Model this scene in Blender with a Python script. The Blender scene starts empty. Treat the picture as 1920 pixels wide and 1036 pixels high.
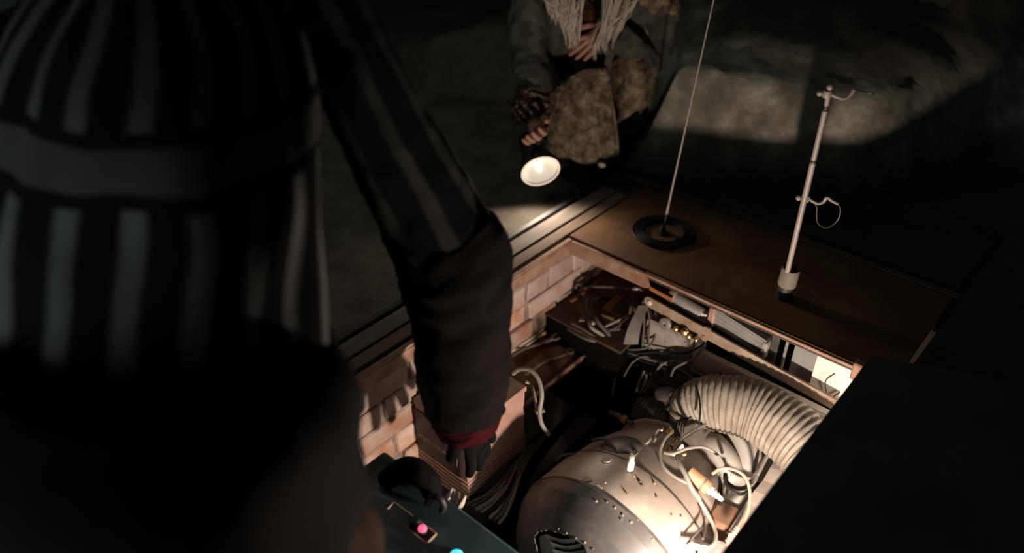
import bpy, math, random
from mathutils import Vector, Matrix, noise, Quaternion
random.seed(7)
V = Vector
S = bpy.context.scene
COL = S.collection
# ------------------------------------------------------------------ camera
# World frame: the pit's inner corner is the origin, x runs along its far rail, y along its brick wall, z up, metres.
F = 1455.0
PITCH = math.radians(34.8)
YAW = math.radians(41.387)
CAM = V((1.041, -1.418, 1.10))
cam_d = bpy.data.cameras.new('camera')
cam = bpy.data.objects.new('camera', cam_d)
COL.objects.link(cam)
cam.location = CAM
cam.rotation_euler = (math.pi/2 - PITCH, 0, YAW)
cam_d.sensor_width = 36.0
cam_d.lens = F / 1920 * 36
cam_d.clip_start = 0.02
cam_d.dof.use_dof = True
cam_d.dof.focus_distance = 1.76
cam_d.dof.aperture_fstop = 1.0
S.camera = cam
S.view_settings.view_transform = 'Standard'
S.view_settings.look = 'None'
S.view_settings.gamma = 1.0
S.view_settings.use_curve_mapping = False
S.view_settings.exposure = 0.0
# ------------------------------------------------------------------ world and lights
W = bpy.data.worlds.new('night')
S.world = W
W.use_nodes = True
bg = W.node_tree.nodes['Background']
bg.inputs[0].default_value = (0.75, 0.95, 1.0, 1)
bg.inputs[1].default_value = 0.009


def light(name, kind, loc, power, color, aim=None, **kw):
    d = bpy.data.lights.new(name, kind)
    d.energy = power
    d.color = color
    for k, v in kw.items():
        setattr(d, k, v)
    o = bpy.data.objects.new(name, d)
    COL.objects.link(o)
    o.location = loc
    if aim is not None:
        o.rotation_euler = (V(aim) - V(loc)).to_track_quat('-Z', 'Y').to_euler()
    return o


# the work light standing in the pit under the cover, out of view
light('pit_work_light', 'POINT', (0.830, -0.60, -0.115), 27.0, (1.0, 0.80, 0.66), shadow_soft_size=0.014)
light('pit_work_light_far', 'POINT', (0.94, -0.05, -0.10), 2.2, (1.0, 0.82, 0.68), shadow_soft_size=0.02)
# the hand lamp's beam
LAMP = V((-0.195, 0.105, 0.10))
LAMP_DIR = (V((0.7503, 0.6611, 0))*.22 - V((-0.6611, 0.7503, 0))*.92 - V((0, 0, .30))).normalized()
light('hand_lamp_beam', 'SPOT', LAMP + LAMP_DIR*0.012, 5.2, (1.0, 0.80, 0.62), (0.05, -0.2, 0.0),
      shadow_soft_size=0.02, spot_size=math.radians(170), spot_blend=0.9)
# added unseen fills: one on the jacket, one on the ground left of the pit
light('jacket_fill', 'AREA', (0.25, -2.45, 0.22), 1.7, (0.88, 1.0, 0.90), (-0.05, -1.15, 0.48), shape='DISK', size=0.5, spread=math.radians(70))
light('ground_fill', 'AREA', (-1.5, 0.1, 1.9), 0.75, (0.98, 0.95, 0.80), (-0.5, -0.2, 0.0), shape='DISK', size=0.6, spread=math.radians(90))


# ------------------------------------------------------------------ geometry helpers
RX = V((math.cos(YAW), math.sin(YAW), 0))
FY = V((-math.sin(YAW), math.cos(YAW), 0))


def ray(px, py):
    r = (px - 960)/F
    u = (518 - py)/F
    c, s = math.cos(PITCH), math.sin(PITCH)
    return RX*r + FY*(c + u*s) + V((0, 0, -s + u*c))


def at(px, py, z=None, x=None, y=None, t=None):
    v = ray(px, py)
    if z is not None: t = (z - CAM.z)/v.z
    if x is not None: t = (x - CAM.x)/v.x
    if y is not None: t = (y - CAM.y)/v.y
    return CAM + v*t


def atp(px, py, base, w):
    """point on the upright plane that faces the lens, w behind base"""
    v = ray(px, py)
    t = ((base - CAM).dot(FY) + w)/v.dot(FY)
    return CAM + v*t


ORG = {}


def put(o, parent=None):
    COL.objects.link(o)
    if parent is not None:
        o.parent = parent
        ORG[o.name] = ORG[parent.name]
    return o


def empty(name, loc, label, cat, group=None):
    o = bpy.data.objects.new(name, None)
    o.empty_display_size = 0.05
    COL.objects.link(o)
    o.location = loc
    ORG[o.name] = V(loc)
    return tag(o, label, cat, group)


def tag(o, label=None, cat=None, group=None, kind=None):
    if label: o['label'] = label
    if cat: o['category'] = cat
    if group: o['group'] = group
    if kind: o['kind'] = kind
    return o


class MB:
    def __init__(self):
        self.v = []; self.f = []; self.uv = []; self.has_uv = False

    def add(self, vs, fs, uvs=None):
        n = len(self.v)
        self.v += [V(p) for p in vs]
        self.f += [tuple(i + n for i in f) for f in fs]
        if uvs: self.has_uv = True
        self.uv += uvs if uvs else [None]*len(fs)
        return self

    def box(self, lo, hi, rot=None, jit=0.0, bev=0.0):
        lo = V(lo); hi = V(hi)
        c = (lo + hi)/2; h = (hi - lo)/2
        if bev > 0:
            return self.bbox(c, h, bev, rot, jit)
        vs = []
        for sx in (-1, 1):
            for sy in (-1, 1):
                for sz in (-1, 1):
                    p = V((h.x*sx, h.y*sy, h.z*sz)) + V([random.uniform(-jit, jit) for _ in range(3)])
                    if rot: p = rot @ p
                    vs.append(c + p)
        fs = [(0, 1, 3, 2), (4, 6, 7, 5), (0, 4, 5, 1), (2, 3, 7, 6), (0, 2, 6, 4), (1, 5, 7, 3)]
        return self.add(vs, fs)

    def bbox(self, c, h, b, rot=None, jit=0.0):
        b = min(b, h.x*.9, h.y*.9, h.z*.9)
        idx = {}; vs = []
        for sx in (-1, 1):
            for sy in (-1, 1):
                for sz in (-1, 1):
                    j = V([random.uniform(-jit, jit) for _ in range(3)])
                    for a in range(3):
                        p = V((sx*(h.x - b), sy*(h.y - b), sz*(h.z - b)))
                        p[a] = (sx, sy, sz)[a]*h[a]
                        p = p + j
                        if rot: p = rot @ p
                        idx[(sx, sy, sz, a)] = len(vs)
                        vs.append(c + p)
        fs = []
        for a in range(3):
            o1, o2 = [k for k in range(3) if k != a]
            for s in (-1, 1):
                q = []
                for s1, s2 in ((-1, -1), (1, -1), (1, 1), (-1, 1)):
                    k = [0, 0, 0]; k[a] = s; k[o1] = s1; k[o2] = s2
                    q.append(idx[(*k, a)])
                fs.append(tuple(q))
        for a in range(3):
            o1, o2 = [k for k in range(3) if k != a]
            for s1 in (-1, 1):
                for s2 in (-1, 1):
                    k0 = [0, 0, 0]; k0[o1] = s1; k0[o2] = s2; k1 = list(k0)
                    k0[a] = -1; k1[a] = 1
                    fs.append((idx[(*k0, o1)], idx[(*k1, o1)], idx[(*k1, o2)], idx[(*k0, o2)]))
        for sx in (-1, 1):
            for sy in (-1, 1):
                for sz in (-1, 1):
                    fs.append(tuple(idx[(sx, sy, sz, a)] for a in range(3)))
        return self.add(vs, fs)

    def rings(self, rings, closed=True, cap0=True, cap1=True, uvscale=1.0):
        """loft a list of vertex rings; uv u runs round, v along"""
        n = len(rings[0]); vs = [p for r in rings for p in r]
        fs = []; uvs = []
        m = n if closed else n - 1
        L = [0.0]
        for i in range(1, len(rings)):
            a = sum(rings[i], V((0, 0, 0)))/n; b = sum(rings[i-1], V((0, 0, 0)))/n
            L.append(L[-1] + (a - b).length)
        for i in range(len(rings) - 1):
            for j in range(m):
                k = (j + 1) % n
                fs.append((i*n + j, i*n + k, (i+1)*n + k, (i+1)*n + j))
                u0, u1 = j/m, (j+1)/m
                uvs.append(((u0, L[i]), (u1, L[i]), (u1, L[i+1]), (u0, L[i+1])))
        if closed and cap0:
            fs.append(tuple(range(n - 1, -1, -1))); uvs.append(tuple((0, 0) for _ in range(n)))
        if closed and cap1:
            b = (len(rings) - 1)*n
            fs.append(tuple(range(b, b + n))); uvs.append(tuple((0, L[-1]) for _ in range(n)))
        return self.add(vs, fs, uvs)

    def tube(self, pts, r, n=8, smooth=6, cap=True, flat=None, disp=None):
        pts = [V(p) for p in pts]
        if smooth and len(pts) > 2:
            pts = spline(pts, smooth)
        N = len(pts)
        rad = (lambda s: r) if not callable(r) else r
        ring = []
        tan = [(pts[min(i+1, N-1)] - pts[max(i-1, 0)]).normalized() for i in range(N)]
        ref = V((0, 0, 1)) if abs(tan[0].z) < .9 else V((1, 0, 0))
        nx = tan[0].cross(ref).normalized()
        for i in range(N):
            nx = (nx - tan[i]*nx.dot(tan[i])).normalized()
            ny = tan[i].cross(nx)
            rr = rad(i/(N - 1))
            R = []
            for k in range(n):
                a = 2*math.pi*k/n
                q = rr*(1 + disp(i/(N-1), a)) if disp else rr
                fx = 1.0; fy = 1.0
                if flat: fx, fy = flat
                R.append(pts[i] + nx*math.cos(a)*q*fx + ny*math.sin(a)*q*fy)
            ring.append(R)
        return self.rings(ring, True, cap, cap)

    def lathe(self, prof, origin, axis, n=24, cap=True):
        """prof: list of (r, h) along axis"""
        axis = V(axis).normalized(); origin = V(origin)
        ref = V((0, 0, 1)) if abs(axis.z) < .9 else V((1, 0, 0))
        nx = axis.cross(ref).normalized(); ny = axis.cross(nx)
        rg = []
        for r, h in prof:
            rg.append([origin + axis*h + (nx*math.cos(2*math.pi*k/n) + ny*math.sin(2*math.pi*k/n))*max(r, 1e-4) for k in range(n)])
        return self.rings(rg, True, cap, cap)

    def ball(self, c, r, n=10, sc=(1, 1, 1)):
        c = V(c); rg = []
        for i in range(1, n):
            th = math.pi*i/n
            rg.append([c + V((r*sc[0]*math.sin(th)*math.cos(2*math.pi*k/(2*n)), r*sc[1]*math.sin(th)*math.sin(2*math.pi*k/(2*n)),
                              r*sc[2]*math.cos(th))) for k in range(2*n)])
        return self.rings(rg)

    def build(self, name, m, parent=None, smooth=True, label=None):
        me = bpy.data.meshes.new(name)
        if parent is not None:
            org = ORG[parent.name]
        else:
            lo = V([min(p[i] for p in self.v) for i in range(3)]); hi = V([max(p[i] for p in self.v) for i in range(3)])
            org = V(((lo.x + hi.x)/2, (lo.y + hi.y)/2, lo.z))
        me.from_pydata([p - org for p in self.v], [], self.f)
        if self.has_uv:
            ul = me.uv_layers.new(name='UVMap')
            k = 0
            for f, u in zip(self.f, self.uv):
                for i in range(len(f)):
                    ul.data[k].uv = u[i] if u else (0, 0)
                    k += 1
        me.materials.append(m)
        o = bpy.data.objects.new(name, me)
        put(o, parent)
        if parent is None:
            o.location = org
            ORG[o.name] = org
        fix(me, smooth)
        if label: o['label'] = label
        return o


import bmesh


def fix(me, smooth=True):
    bm = bmesh.new(); bm.from_mesh(me)
    bmesh.ops.recalc_face_normals(bm, faces=bm.faces)
    for e in bm.edges:
        if len(e.link_faces) == 2 and e.calc_face_angle(0) > math.radians(38):
            e.smooth = False
    for f in bm.faces: f.smooth = smooth
    bm.to_mesh(me); bm.free()


def spline(p, k):
    out = []
    q = [p[0]*2 - p[1]] + list(p) + [p[-1]*2 - p[-2]]
    for i in range(1, len(q) - 2):
        for j in range(k):
            t = j/k
            a, b, c, d = q[i-1], q[i], q[i+1], q[i+2]
            out.append(0.5*((b*2) + (c - a)*t + (a*2 - b*5 + c*4 - d)*t*t + (b*3 - a - c*3 + d)*t*t*t))
    out.append(p[-1].copy())
    return out


# ------------------------------------------------------------------ materials
def mat(name, c1, c2=None, rough=0.8, metal=0.0, scale=12.0, bump=0.0, bscale=None, mid=(0.35, 0.65), rand=0.0, c3=None, emit=None, spec=0.5, stretch=None):
    m = bpy.data.materials.new(name); m.use_nodes = True
    nt = m.node_tree; b = nt.nodes['Principled BSDF']
    b.inputs['Roughness'].default_value = rough
    b.inputs['Metallic'].default_value = metal
    b.inputs['Specular IOR Level'].default_value = spec
    b.inputs['Base Color'].default_value = (*c1, 1)
    tc = nt.nodes.new('ShaderNodeTexCoord')
    src = tc.outputs['Object']
    if stretch:
        mp = nt.nodes.new('ShaderNodeMapping'); mp.inputs['Scale'].default_value = stretch
        nt.links.new(src, mp.inputs[0]); src = mp.outputs[0]
    if c2:
        n = nt.nodes.new('ShaderNodeTexNoise'); n.inputs['Scale'].default_value = scale; n.inputs['Detail'].default_value = 6
        n.inputs['Roughness'].default_value = 0.62
        nt.links.new(src, n.inputs['Vector'])
        r = nt.nodes.new('ShaderNodeValToRGB')
        e = r.color_ramp.elements
        e[0].position = mid[0]; e[0].color = (*c1, 1); e[1].position = mid[1]; e[1].color = (*c2, 1)
        if c3:
            x = e.new((mid[0] + mid[1])/2); x.color = (*c3, 1)
        nt.links.new(n.outputs['Fac'], r.inputs[0])
        out = r.outputs[0]
        if rand:
            oi = nt.nodes.new('ShaderNodeObjectInfo')
            hs = nt.nodes.new('ShaderNodeHueSaturation')
            mr = nt.nodes.new('ShaderNodeMapRange'); mr.inputs[3].default_value = 1 - rand; mr.inputs[4].default_value = 1 + rand
            nt.links.new(oi.outputs['Random'], mr.inputs[0]); nt.links.new(mr.outputs[0], hs.inputs['Value'])
            nt.links.new(out, hs.inputs['Color']); out = hs.outputs[0]
        nt.links.new(out, b.inputs['Base Color'])
    if bump:
        n2 = nt.nodes.new('ShaderNodeTexNoise'); n2.inputs['Scale'].default_value = bscale or scale*3; n2.inputs['Detail'].default_value = 5
        nt.links.new(src, n2.inputs['Vector'])
        bp = nt.nodes.new('ShaderNodeBump'); bp.inputs['Strength'].default_value = min(1, bump*100); bp.inputs['Distance'].default_value = bump
        nt.links.new(n2.outputs['Fac'], bp.inputs['Height']); nt.links.new(bp.outputs[0], b.inputs['Normal'])
    if emit:
        b.inputs['Emission Color'].default_value = (*emit[0], 1); b.inputs['Emission Strength'].default_value = emit[1]
    return m


M = {}
M['earth'] = mat('earth', (0.030, 0.027, 0.022), (0.075, 0.066, 0.052), 0.95, scale=7, bump=0.006, bscale=30)
M['sand'] = mat('sand', (0.060, 0.052, 0.042), (0.115, 0.100, 0.080), 0.95, scale=9, bump=0.004, bscale=60, c3=(0.085, 0.075, 0.06))

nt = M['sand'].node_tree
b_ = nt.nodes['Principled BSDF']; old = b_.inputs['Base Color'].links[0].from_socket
na_ = nt.nodes.new('ShaderNodeAttribute'); na_.attribute_name = 'lit_rubble'  # rubble tone raised so the berm's lit band looks brighter
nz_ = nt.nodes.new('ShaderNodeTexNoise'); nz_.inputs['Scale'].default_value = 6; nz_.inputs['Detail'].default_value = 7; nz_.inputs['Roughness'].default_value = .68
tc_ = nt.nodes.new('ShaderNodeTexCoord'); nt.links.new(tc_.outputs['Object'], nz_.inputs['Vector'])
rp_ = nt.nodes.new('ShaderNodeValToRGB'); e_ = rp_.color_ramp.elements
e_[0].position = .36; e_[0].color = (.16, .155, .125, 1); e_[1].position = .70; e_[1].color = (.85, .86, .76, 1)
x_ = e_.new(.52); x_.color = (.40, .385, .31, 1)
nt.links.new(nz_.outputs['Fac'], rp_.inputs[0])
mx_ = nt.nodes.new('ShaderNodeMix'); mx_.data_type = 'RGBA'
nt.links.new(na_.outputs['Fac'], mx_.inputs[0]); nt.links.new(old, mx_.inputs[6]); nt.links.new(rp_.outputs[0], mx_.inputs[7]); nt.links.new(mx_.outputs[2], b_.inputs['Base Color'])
M['pit_earth'] = mat('pit_earth', (0.012, 0.010, 0.009), (0.035, 0.025, 0.018), 0.95, scale=9, bump=0.01)
M['mortar'] = mat('mortar', (0.16, 0.13, 0.11), (0.33, 0.27, 0.24), 0.95, scale=30, bump=0.004)
M['brick'] = mat('brick', (0.42, 0.20, 0.13), (0.54, 0.42, 0.37), 0.9, scale=11, bump=0.002, bscale=70, rand=0.25, c3=(0.49, 0.29, 0.21), mid=(0.38, 0.62))
M['brick_pale'] = mat('brick_pale', (0.42, 0.27, 0.22), (0.52, 0.42, 0.38), 0.9, scale=14, bump=0.002, bscale=70, rand=0.18)
M['rust_plate'] = mat('rust_plate', (0.13, 0.050, 0.026), (0.22, 0.125, 0.055), 0.75, 0.1, scale=6, bump=0.0012, bscale=120, c3=(0.16, 0.080, 0.038))
M['rail_rust'] = mat('rail_rust', (0.27, 0.13, 0.085), (0.40, 0.27, 0.20), 0.8, 0.1, scale=22, bump=0.0012)
M['rail_orange'] = mat('rail_orange', (0.36, 0.13, 0.03), (0.22, 0.09, 0.04), 0.8, scale=30)
M['bar'] = mat('bar_steel', (0.25, 0.16, 0.11), (0.40, 0.31, 0.24), 0.6, 0.2, scale=18, bump=0.0008)
M['plank'] = mat('plank_grey', (0.13, 0.105, 0.088), (0.22, 0.19, 0.17), 0.85, scale=9, bump=0.0015, bscale=30, stretch=(8, 0.8, 8))
M['plank_brown'] = mat('plank_brown', (0.13, 0.085, 0.058), (0.22, 0.16, 0.12), 0.85, scale=9, bump=0.0015, bscale=30, stretch=(8, 0.8, 8))
M['lid'] = mat('lid', (0.030, 0.033, 0.031), (0.070, 0.076, 0.072), 0.8, scale=6, bump=0.002, bscale=50)
M['slab'] = mat('slab', (0.030, 0.029, 0.026), (0.062, 0.058, 0.05), 0.9, scale=8, bump=0.003, bscale=40)
M['black'] = mat('black', (0.006, 0.006, 0.007), (0.012, 0.012, 0.013), 0.6, scale=20)
M['tray_shade'] = mat('tray_shade', (0.003, 0.0028, 0.0026), (0.008, 0.006, 0.005), 0.95, scale=20, spec=0.03)  # near-black tank sides: the shade below the top sheet put into the colour
M['rubber'] = mat('rubber', (0.010, 0.010, 0.011), rough=0.55)
M['wire_black'] = mat('wire_black', (0.010, 0.010, 0.010), rough=0.6, spec=0.2)
M['wire_grey'] = mat('wire_grey', (0.20, 0.185, 0.165), (0.27, 0.25, 0.22), 0.6, scale=40)
M['wire_dim'] = mat('wire_dim', (0.065, 0.060, 0.050), (0.11, 0.10, 0.085), 0.6, scale=40)
M['wire_white'] = mat('wire_white', (0.36, 0.33, 0.29), rough=0.5)
M['wire_copper'] = mat('wire_copper', (0.62, 0.40, 0.30), rough=0.45, metal=0.3)
M['white'] = mat('white_plastic', (0.72, 0.67, 0.61), (0.62, 0.56, 0.50), 0.6, scale=20)
M['engine_dark'] = mat('engine_dark', (0.10, 0.075, 0.055), (0.17, 0.155, 0.145), 0.5, 0.3, scale=7, bump=0.0006, bscale=60, c3=(0.085, 0.085, 0.085))
M['engine_steel'] = mat('engine_steel', (0.27, 0.215, 0.175), (0.58, 0.51, 0.45), 0.5, 0.2, scale=5, bump=0.0005, bscale=60, c3=(0.36, 0.30, 0.26))
M['steel'] = mat('steel', (0.34, 0.31, 0.28), (0.46, 0.42, 0.38), 0.4, 0.6, scale=25)
M['steel_dark'] = mat('steel_dark', (0.06, 0.055, 0.05), (0.12, 0.11, 0.10), 0.5, 0.5, scale=25)
M['brass'] = mat('brass', (0.62, 0.40, 0.18), (0.5, 0.28, 0.10), 0.3, 0.9, scale=30)
M['duct'] = mat('duct_cloth', (0.19, 0.165, 0.135), (0.31, 0.275, 0.235), 0.75, scale=25, bump=0.003, bscale=60)
M['hose_grey'] = mat('hose_grey', (0.36, 0.34, 0.31), (0.42, 0.395, 0.36), 0.6, scale=15)
M['hose_dark'] = mat('hose_dark', (0.055, 0.045, 0.036), (0.13, 0.11, 0.09), 0.55, scale=20)
M['panel_pale'] = mat('panel_pale', (0.50, 0.43, 0.38), (0.68, 0.61, 0.55), 0.7, scale=10, bump=0.0008)
M['block_grey'] = mat('block_grey', (0.20, 0.175, 0.16), (0.36, 0.32, 0.29), 0.85, scale=18, bump=0.003)
M['fluted'] = mat('fluted', (0.22, 0.215, 0.205), (0.28, 0.27, 0.25), 0.6, 0.2, scale=15)
M['rust_block'] = mat('rust_block', (0.17, 0.085, 0.05), (0.27, 0.17, 0.11), 0.85, scale=14, bump=0.003)
M['rust_dark'] = mat('rust_dark', (0.035, 0.018, 0.010), (0.12, 0.055, 0.022), 0.85, scale=14, bump=0.002, c3=(0.06, 0.036, 0.018))
M['yellow_box'] = mat('yellow_box', (0.10, 0.060, 0.022), (0.17, 0.115, 0.055), 0.8, scale=20)
M['battery'] = mat('battery_red', (0.33, 0.16, 0.13), (0.45, 0.30, 0.25), 0.6, scale=9, bump=0.0006, bscale=60)
M['battery_label'] = mat('battery_label', (0.030, 0.006, 0.006), (0.018, 0.004, 0.004), 0.5, scale=20)
M['battery_text'] = mat('battery_text', (0.40, 0.30, 0.15), rough=0.6)
M['teal'] = mat('device_teal', (0.035, 0.080, 0.092), (0.060, 0.12, 0.135), 0.5, scale=8)
M['device_line'] = mat('device_line', (0.42, 0.32, 0.22), rough=0.6)
M['led_red'] = mat('led_red', (0.8, 0.1, 0.2), emit=((1.0, 0.10, 0.22), 1.3))
M['led_cyan'] = mat('led_cyan', (0.1, 0.5, 0.6), emit=((0.10, 0.75, 1.0), 1.2))
M['orange_pipe'] = mat('orange_pipe', (0.46, 0.22, 0.07), (0.46, 0.36, 0.28), 0.5, scale=10)
M['tool'] = mat('tool_steel', (0.13, 0.10, 0.08), (0.24, 0.19, 0.155), 0.5, 0.5, scale=30)
M['alu'] = mat('aluminium', (0.47, 0.41, 0.38), (0.40, 0.35, 0.32), 0.5, 0.15, scale=20)
M['cup_grey'] = mat('cup_grey', (0.22, 0.19, 0.155), (0.28, 0.24, 0.20), 0.7, scale=20)
M['skin'] = mat('skin', (0.42, 0.20, 0.15), (0.52, 0.29, 0.22), 0.6, scale=25, bump=0.0006, bscale=120)
M['hair'] = mat('white_hair', (0.55, 0.49, 0.43), (0.68, 0.61, 0.54), 0.5, scale=40)
M['coat'] = mat('coat', (0.050, 0.041, 0.032), (0.36, 0.285, 0.20), 0.95, scale=30, bump=0.012, bscale=70, mid=(0.32, 0.68), c3=(0.18, 0.144, 0.104), spec=0.06)
M['coat_green'] = mat('coat_green', (0.030, 0.034, 0.030), (0.145, 0.140, 0.112), 0.95, scale=20, bump=0.006, bscale=45, mid=(0.32, 0.7), spec=0.06)
M['fur'] = mat('fur', (0.016, 0.013, 0.011), (0.21, 0.17, 0.13), 0.9, scale=55, bump=0.008, bscale=80, c3=(0.07, 0.045, 0.03), spec=0.06)
M['scarf'] = mat('scarf', (0.10, 0.045, 0.018), (0.035, 0.022, 0.016), 0.9, scale=30, bump=0.003, spec=0.06)
M['trouser_black'] = mat('trouser_black', (0.0015, 0.0014, 0.0014), (0.0035, 0.003, 0.003), 0.9, scale=20, bump=0.003, spec=0.06)
M['trouser_brown'] = mat('trouser_brown', (0.006, 0.004, 0.003), (0.030, 0.017, 0.012), 0.9, scale=12, bump=0.006, bscale=25, spec=0.06)
M['forearm_shade'] = mat('shaded_sleeve_cloth', (0.0025, 0.0022, 0.0022), (0.0065, 0.0045, 0.0036), 0.95, scale=14, bump=0.004, bscale=30, spec=0.1)  # forearm of the striped sleeve, its shade put into the colour
M['glove'] = mat('glove_black', (0.003, 0.003, 0.0035), (0.006, 0.006, 0.006), 0.8, scale=30, spec=0.06)
M['cuff_red'] = mat('cuff_red', (0.035, 0.003, 0.006), (0.016, 0.002, 0.003), 0.9, scale=30, spec=0.06)
M['lens'] = mat('lamp_lens', (0.9, 0.85, 0.75), rough=0.3, emit=((1.0, 0.78, 0.60), 0.55))
M['reflector'] = mat('lamp_reflector', (0.9, 0.84, 0.76), rough=0.32, metal=0.7, emit=((1.0, 0.86, 0.72), 0.36))
M['bulb'] = mat('lamp_bulb', (1, 1, 1), rough=0.3, emit=((1.0, 0.90, 0.78), 9.0))


def striped(name, count, dark, lightc, duty, band=None, wob=0.06):
    """cloth with light stripes running along the uv v direction"""
    m = bpy.data.materials.new(name); m.use_nodes = True
    nt = m.node_tree; b = nt.nodes['Principled BSDF']; L = nt.links.new
    b.inputs['Roughness'].default_value = 0.95
    b.inputs['Specular IOR Level'].default_value = 0.1
    uv = nt.nodes.new('ShaderNodeUVMap'); uv.uv_map = 'UVMap'
    sx = nt.nodes.new('ShaderNodeSeparateXYZ'); L(uv.outputs[0], sx.inputs[0])
    nz = nt.nodes.new('ShaderNodeTexNoise'); nz.inputs['Scale'].default_value = 9; L(uv.outputs[0], nz.inputs['Vector'])

    def mth(op, a, c=None, d=None):
        n = nt.nodes.new('ShaderNodeMath'); n.operation = op
        for i, q in enumerate((a, c, d)):
            if q is None: continue
            if isinstance(q, (int, float)): n.inputs[i].default_value = q
            else: L(q, n.inputs[i])
        return n.outputs[0]
    u = mth('MULTIPLY_ADD', sx.outputs[0], count, mth('MULTIPLY', nz.outputs['Fac'], wob*4))
    fr = mth('FRACT', u)
    d = mth('ABSOLUTE', mth('SUBTRACT', fr, 0.5))
    st = mth('SMOOTH_MAX', 0.0, mth('SUBTRACT', 1.0, mth('MULTIPLY', d, 1/duty)), 0.02)
    st = mth('MINIMUM', mth('MULTIPLY', st, 2.2), 1.0)
    if band:
        v0, v1 = band
        c = (v0 + v1)/2; hw = (v1 - v0)/2
        bd = mth('ABSOLUTE', mth('SUBTRACT', sx.outputs[1], c))
        gap = mth('GREATER_THAN', bd, hw*1.7)
        st = mth('MULTIPLY', st, gap)
        inb = mth('LESS_THAN', bd, hw)
        st = mth('MAXIMUM', st, mth('MULTIPLY', inb, 0.55))
    n2 = nt.nodes.new('ShaderNodeTexNoise'); n2.inputs['Scale'].default_value = 5; n2.inputs['Detail'].default_value = 3
    L(uv.outputs[0], n2.inputs['Vector'])
    st = mth('MULTIPLY', st, mth('MINIMUM', mth('MULTIPLY', n2.outputs['Fac'], 1.7), 1.0))
    mx = nt.nodes.new('ShaderNodeMix'); mx.data_type = 'RGBA'
    mx.inputs[6].default_value = (*dark, 1); mx.inputs[7].default_value = (*lightc, 1)
    L(st, mx.inputs[0]); L(mx.outputs[2], b.inputs['Base Color'])
    return m


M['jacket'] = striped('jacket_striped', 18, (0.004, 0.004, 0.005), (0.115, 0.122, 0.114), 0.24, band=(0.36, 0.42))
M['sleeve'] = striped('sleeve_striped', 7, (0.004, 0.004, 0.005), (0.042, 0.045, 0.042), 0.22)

# ------------------------------------------------------------------ the ground and the pit
PX0, PX1, PY0, PY1, PZ = 0.0, 1.00, -0.97, 0.26, -0.85


def sstep(t):
    t = min(1.0, max(0.0, t))
    return t*t*(3 - 2*t)


def berm(x, y):
    p = V((x, y, 0))
    yt = 0.47 + 0.33*x + 0.42*sstep((-0.10 - x)/0.22) + 0.55*sstep((x - 0.42)/0.30)
    e = y - yt + 0.03*noise.noise(p*4)
    k = sstep(e/0.3)
    h = 0.0
    if e > 0:
        h = (1.2*e*e/(e + .03) if e < .25 else 0.268 + 0.30*(e - .25)) * (1.0 if x > -.6 else max(.25, 1 + 1.0*(x + .6)))
        h = min(h, .75)
        h += k*(0.035*noise.noise(p*3.1) + 0.022*noise.noise(p*7.7) + .010*noise.noise(p*19))
    d = (p - V((0.55, -0.75, 0))).dot(FY); side = (p - V((0.55, -0.75, 0))).dot(RX)
    h += (0.006*noise.noise(p*5.0) + .012*noise.noise(V((d*9, side*1.2, 3))))*(1 if d > 1.0 or x < -.35 else 0.0)
    return h


def axis(lo, hi, marks, fine, coarse, near):
    out = [lo]; a = lo
    while a < hi:
        step = fine if near[0] <= a <= near[1] else coarse
        a += step
        out.append(min(a, hi))
    out = [q for q in out if all(abs(q - k) > fine*0.4 for k in marks)] + list(marks)
    return sorted(set(out))


gx = axis(-3.4, 3.6, (PX0, PX1), 0.04, 0.16, (-1.4, 1.6))
gy = axis(-2.6, 4.6, (PY0, PY1), 0.04, 0.16, (-0.9, 2.2))
b = MB(); vs = []; fs = []
for y in gy:
    for x in gx:
        vs.append(V((x, y, -0.012 + (0 if -0.02 <= x <= 1.02 and -1 <= y <= 0.42 else berm(x, y)))))
nx = len(gx)
for j in range(len(gy) - 1):
    for i in range(nx - 1):
        if gx[i] >= PX0 - 1e-5 and gx[i+1] <= PX1 + 1e-5 and gy[j] >= PY0 - 1e-5 and gy[j+1] <= PY1 + 1e-5:
            continue
        fs.append((j*nx + i, j*nx + i + 1, (j+1)*nx + i + 1, (j+1)*nx + i))
b.add(vs, fs)
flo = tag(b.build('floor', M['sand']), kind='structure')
att = flo.data.attributes.new('lit_rubble', 'FLOAT', 'POINT')
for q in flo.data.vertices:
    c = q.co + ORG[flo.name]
    k = sstep((c.z - .02 + .05*noise.noise(c*7))/.10)*sstep((c.x + .50 + .15*noise.noise(c*3))/.2)*(1 - .93*sstep((c.z - .25 + .06*noise.noise(c*4))/.10))  # pale rubble kept to the berm's lit band, its light painted into the colour
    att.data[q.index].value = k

for nm, lo, hi in (('wall_back', (PX0 - .04, PY1, PZ), (PX1 + .04, PY1 + .04, -0.016)), ('wall_front', (PX0 - .04, PY0 - .04, PZ), (PX1 + .04, PY0, -0.016)),
                   ('wall_right', (PX1, PY0, PZ), (PX1 + .04, PY1, -0.016))):
    tag(MB().box(lo, hi).build(nm, M['pit_earth'], smooth=False), kind='structure')
tag(MB().box((PX0 - .04, PY0 - .04, PZ - .04), (PX1 + .04, PY1 + .04, PZ)).build('trim_1', M['pit_earth'], smooth=False), kind='structure')

wall = tag(MB().box((-0.05, PY0, PZ), (-0.007, PY1, -0.016)).build('wall_left', M['mortar'], smooth=False), kind='structure')
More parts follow.
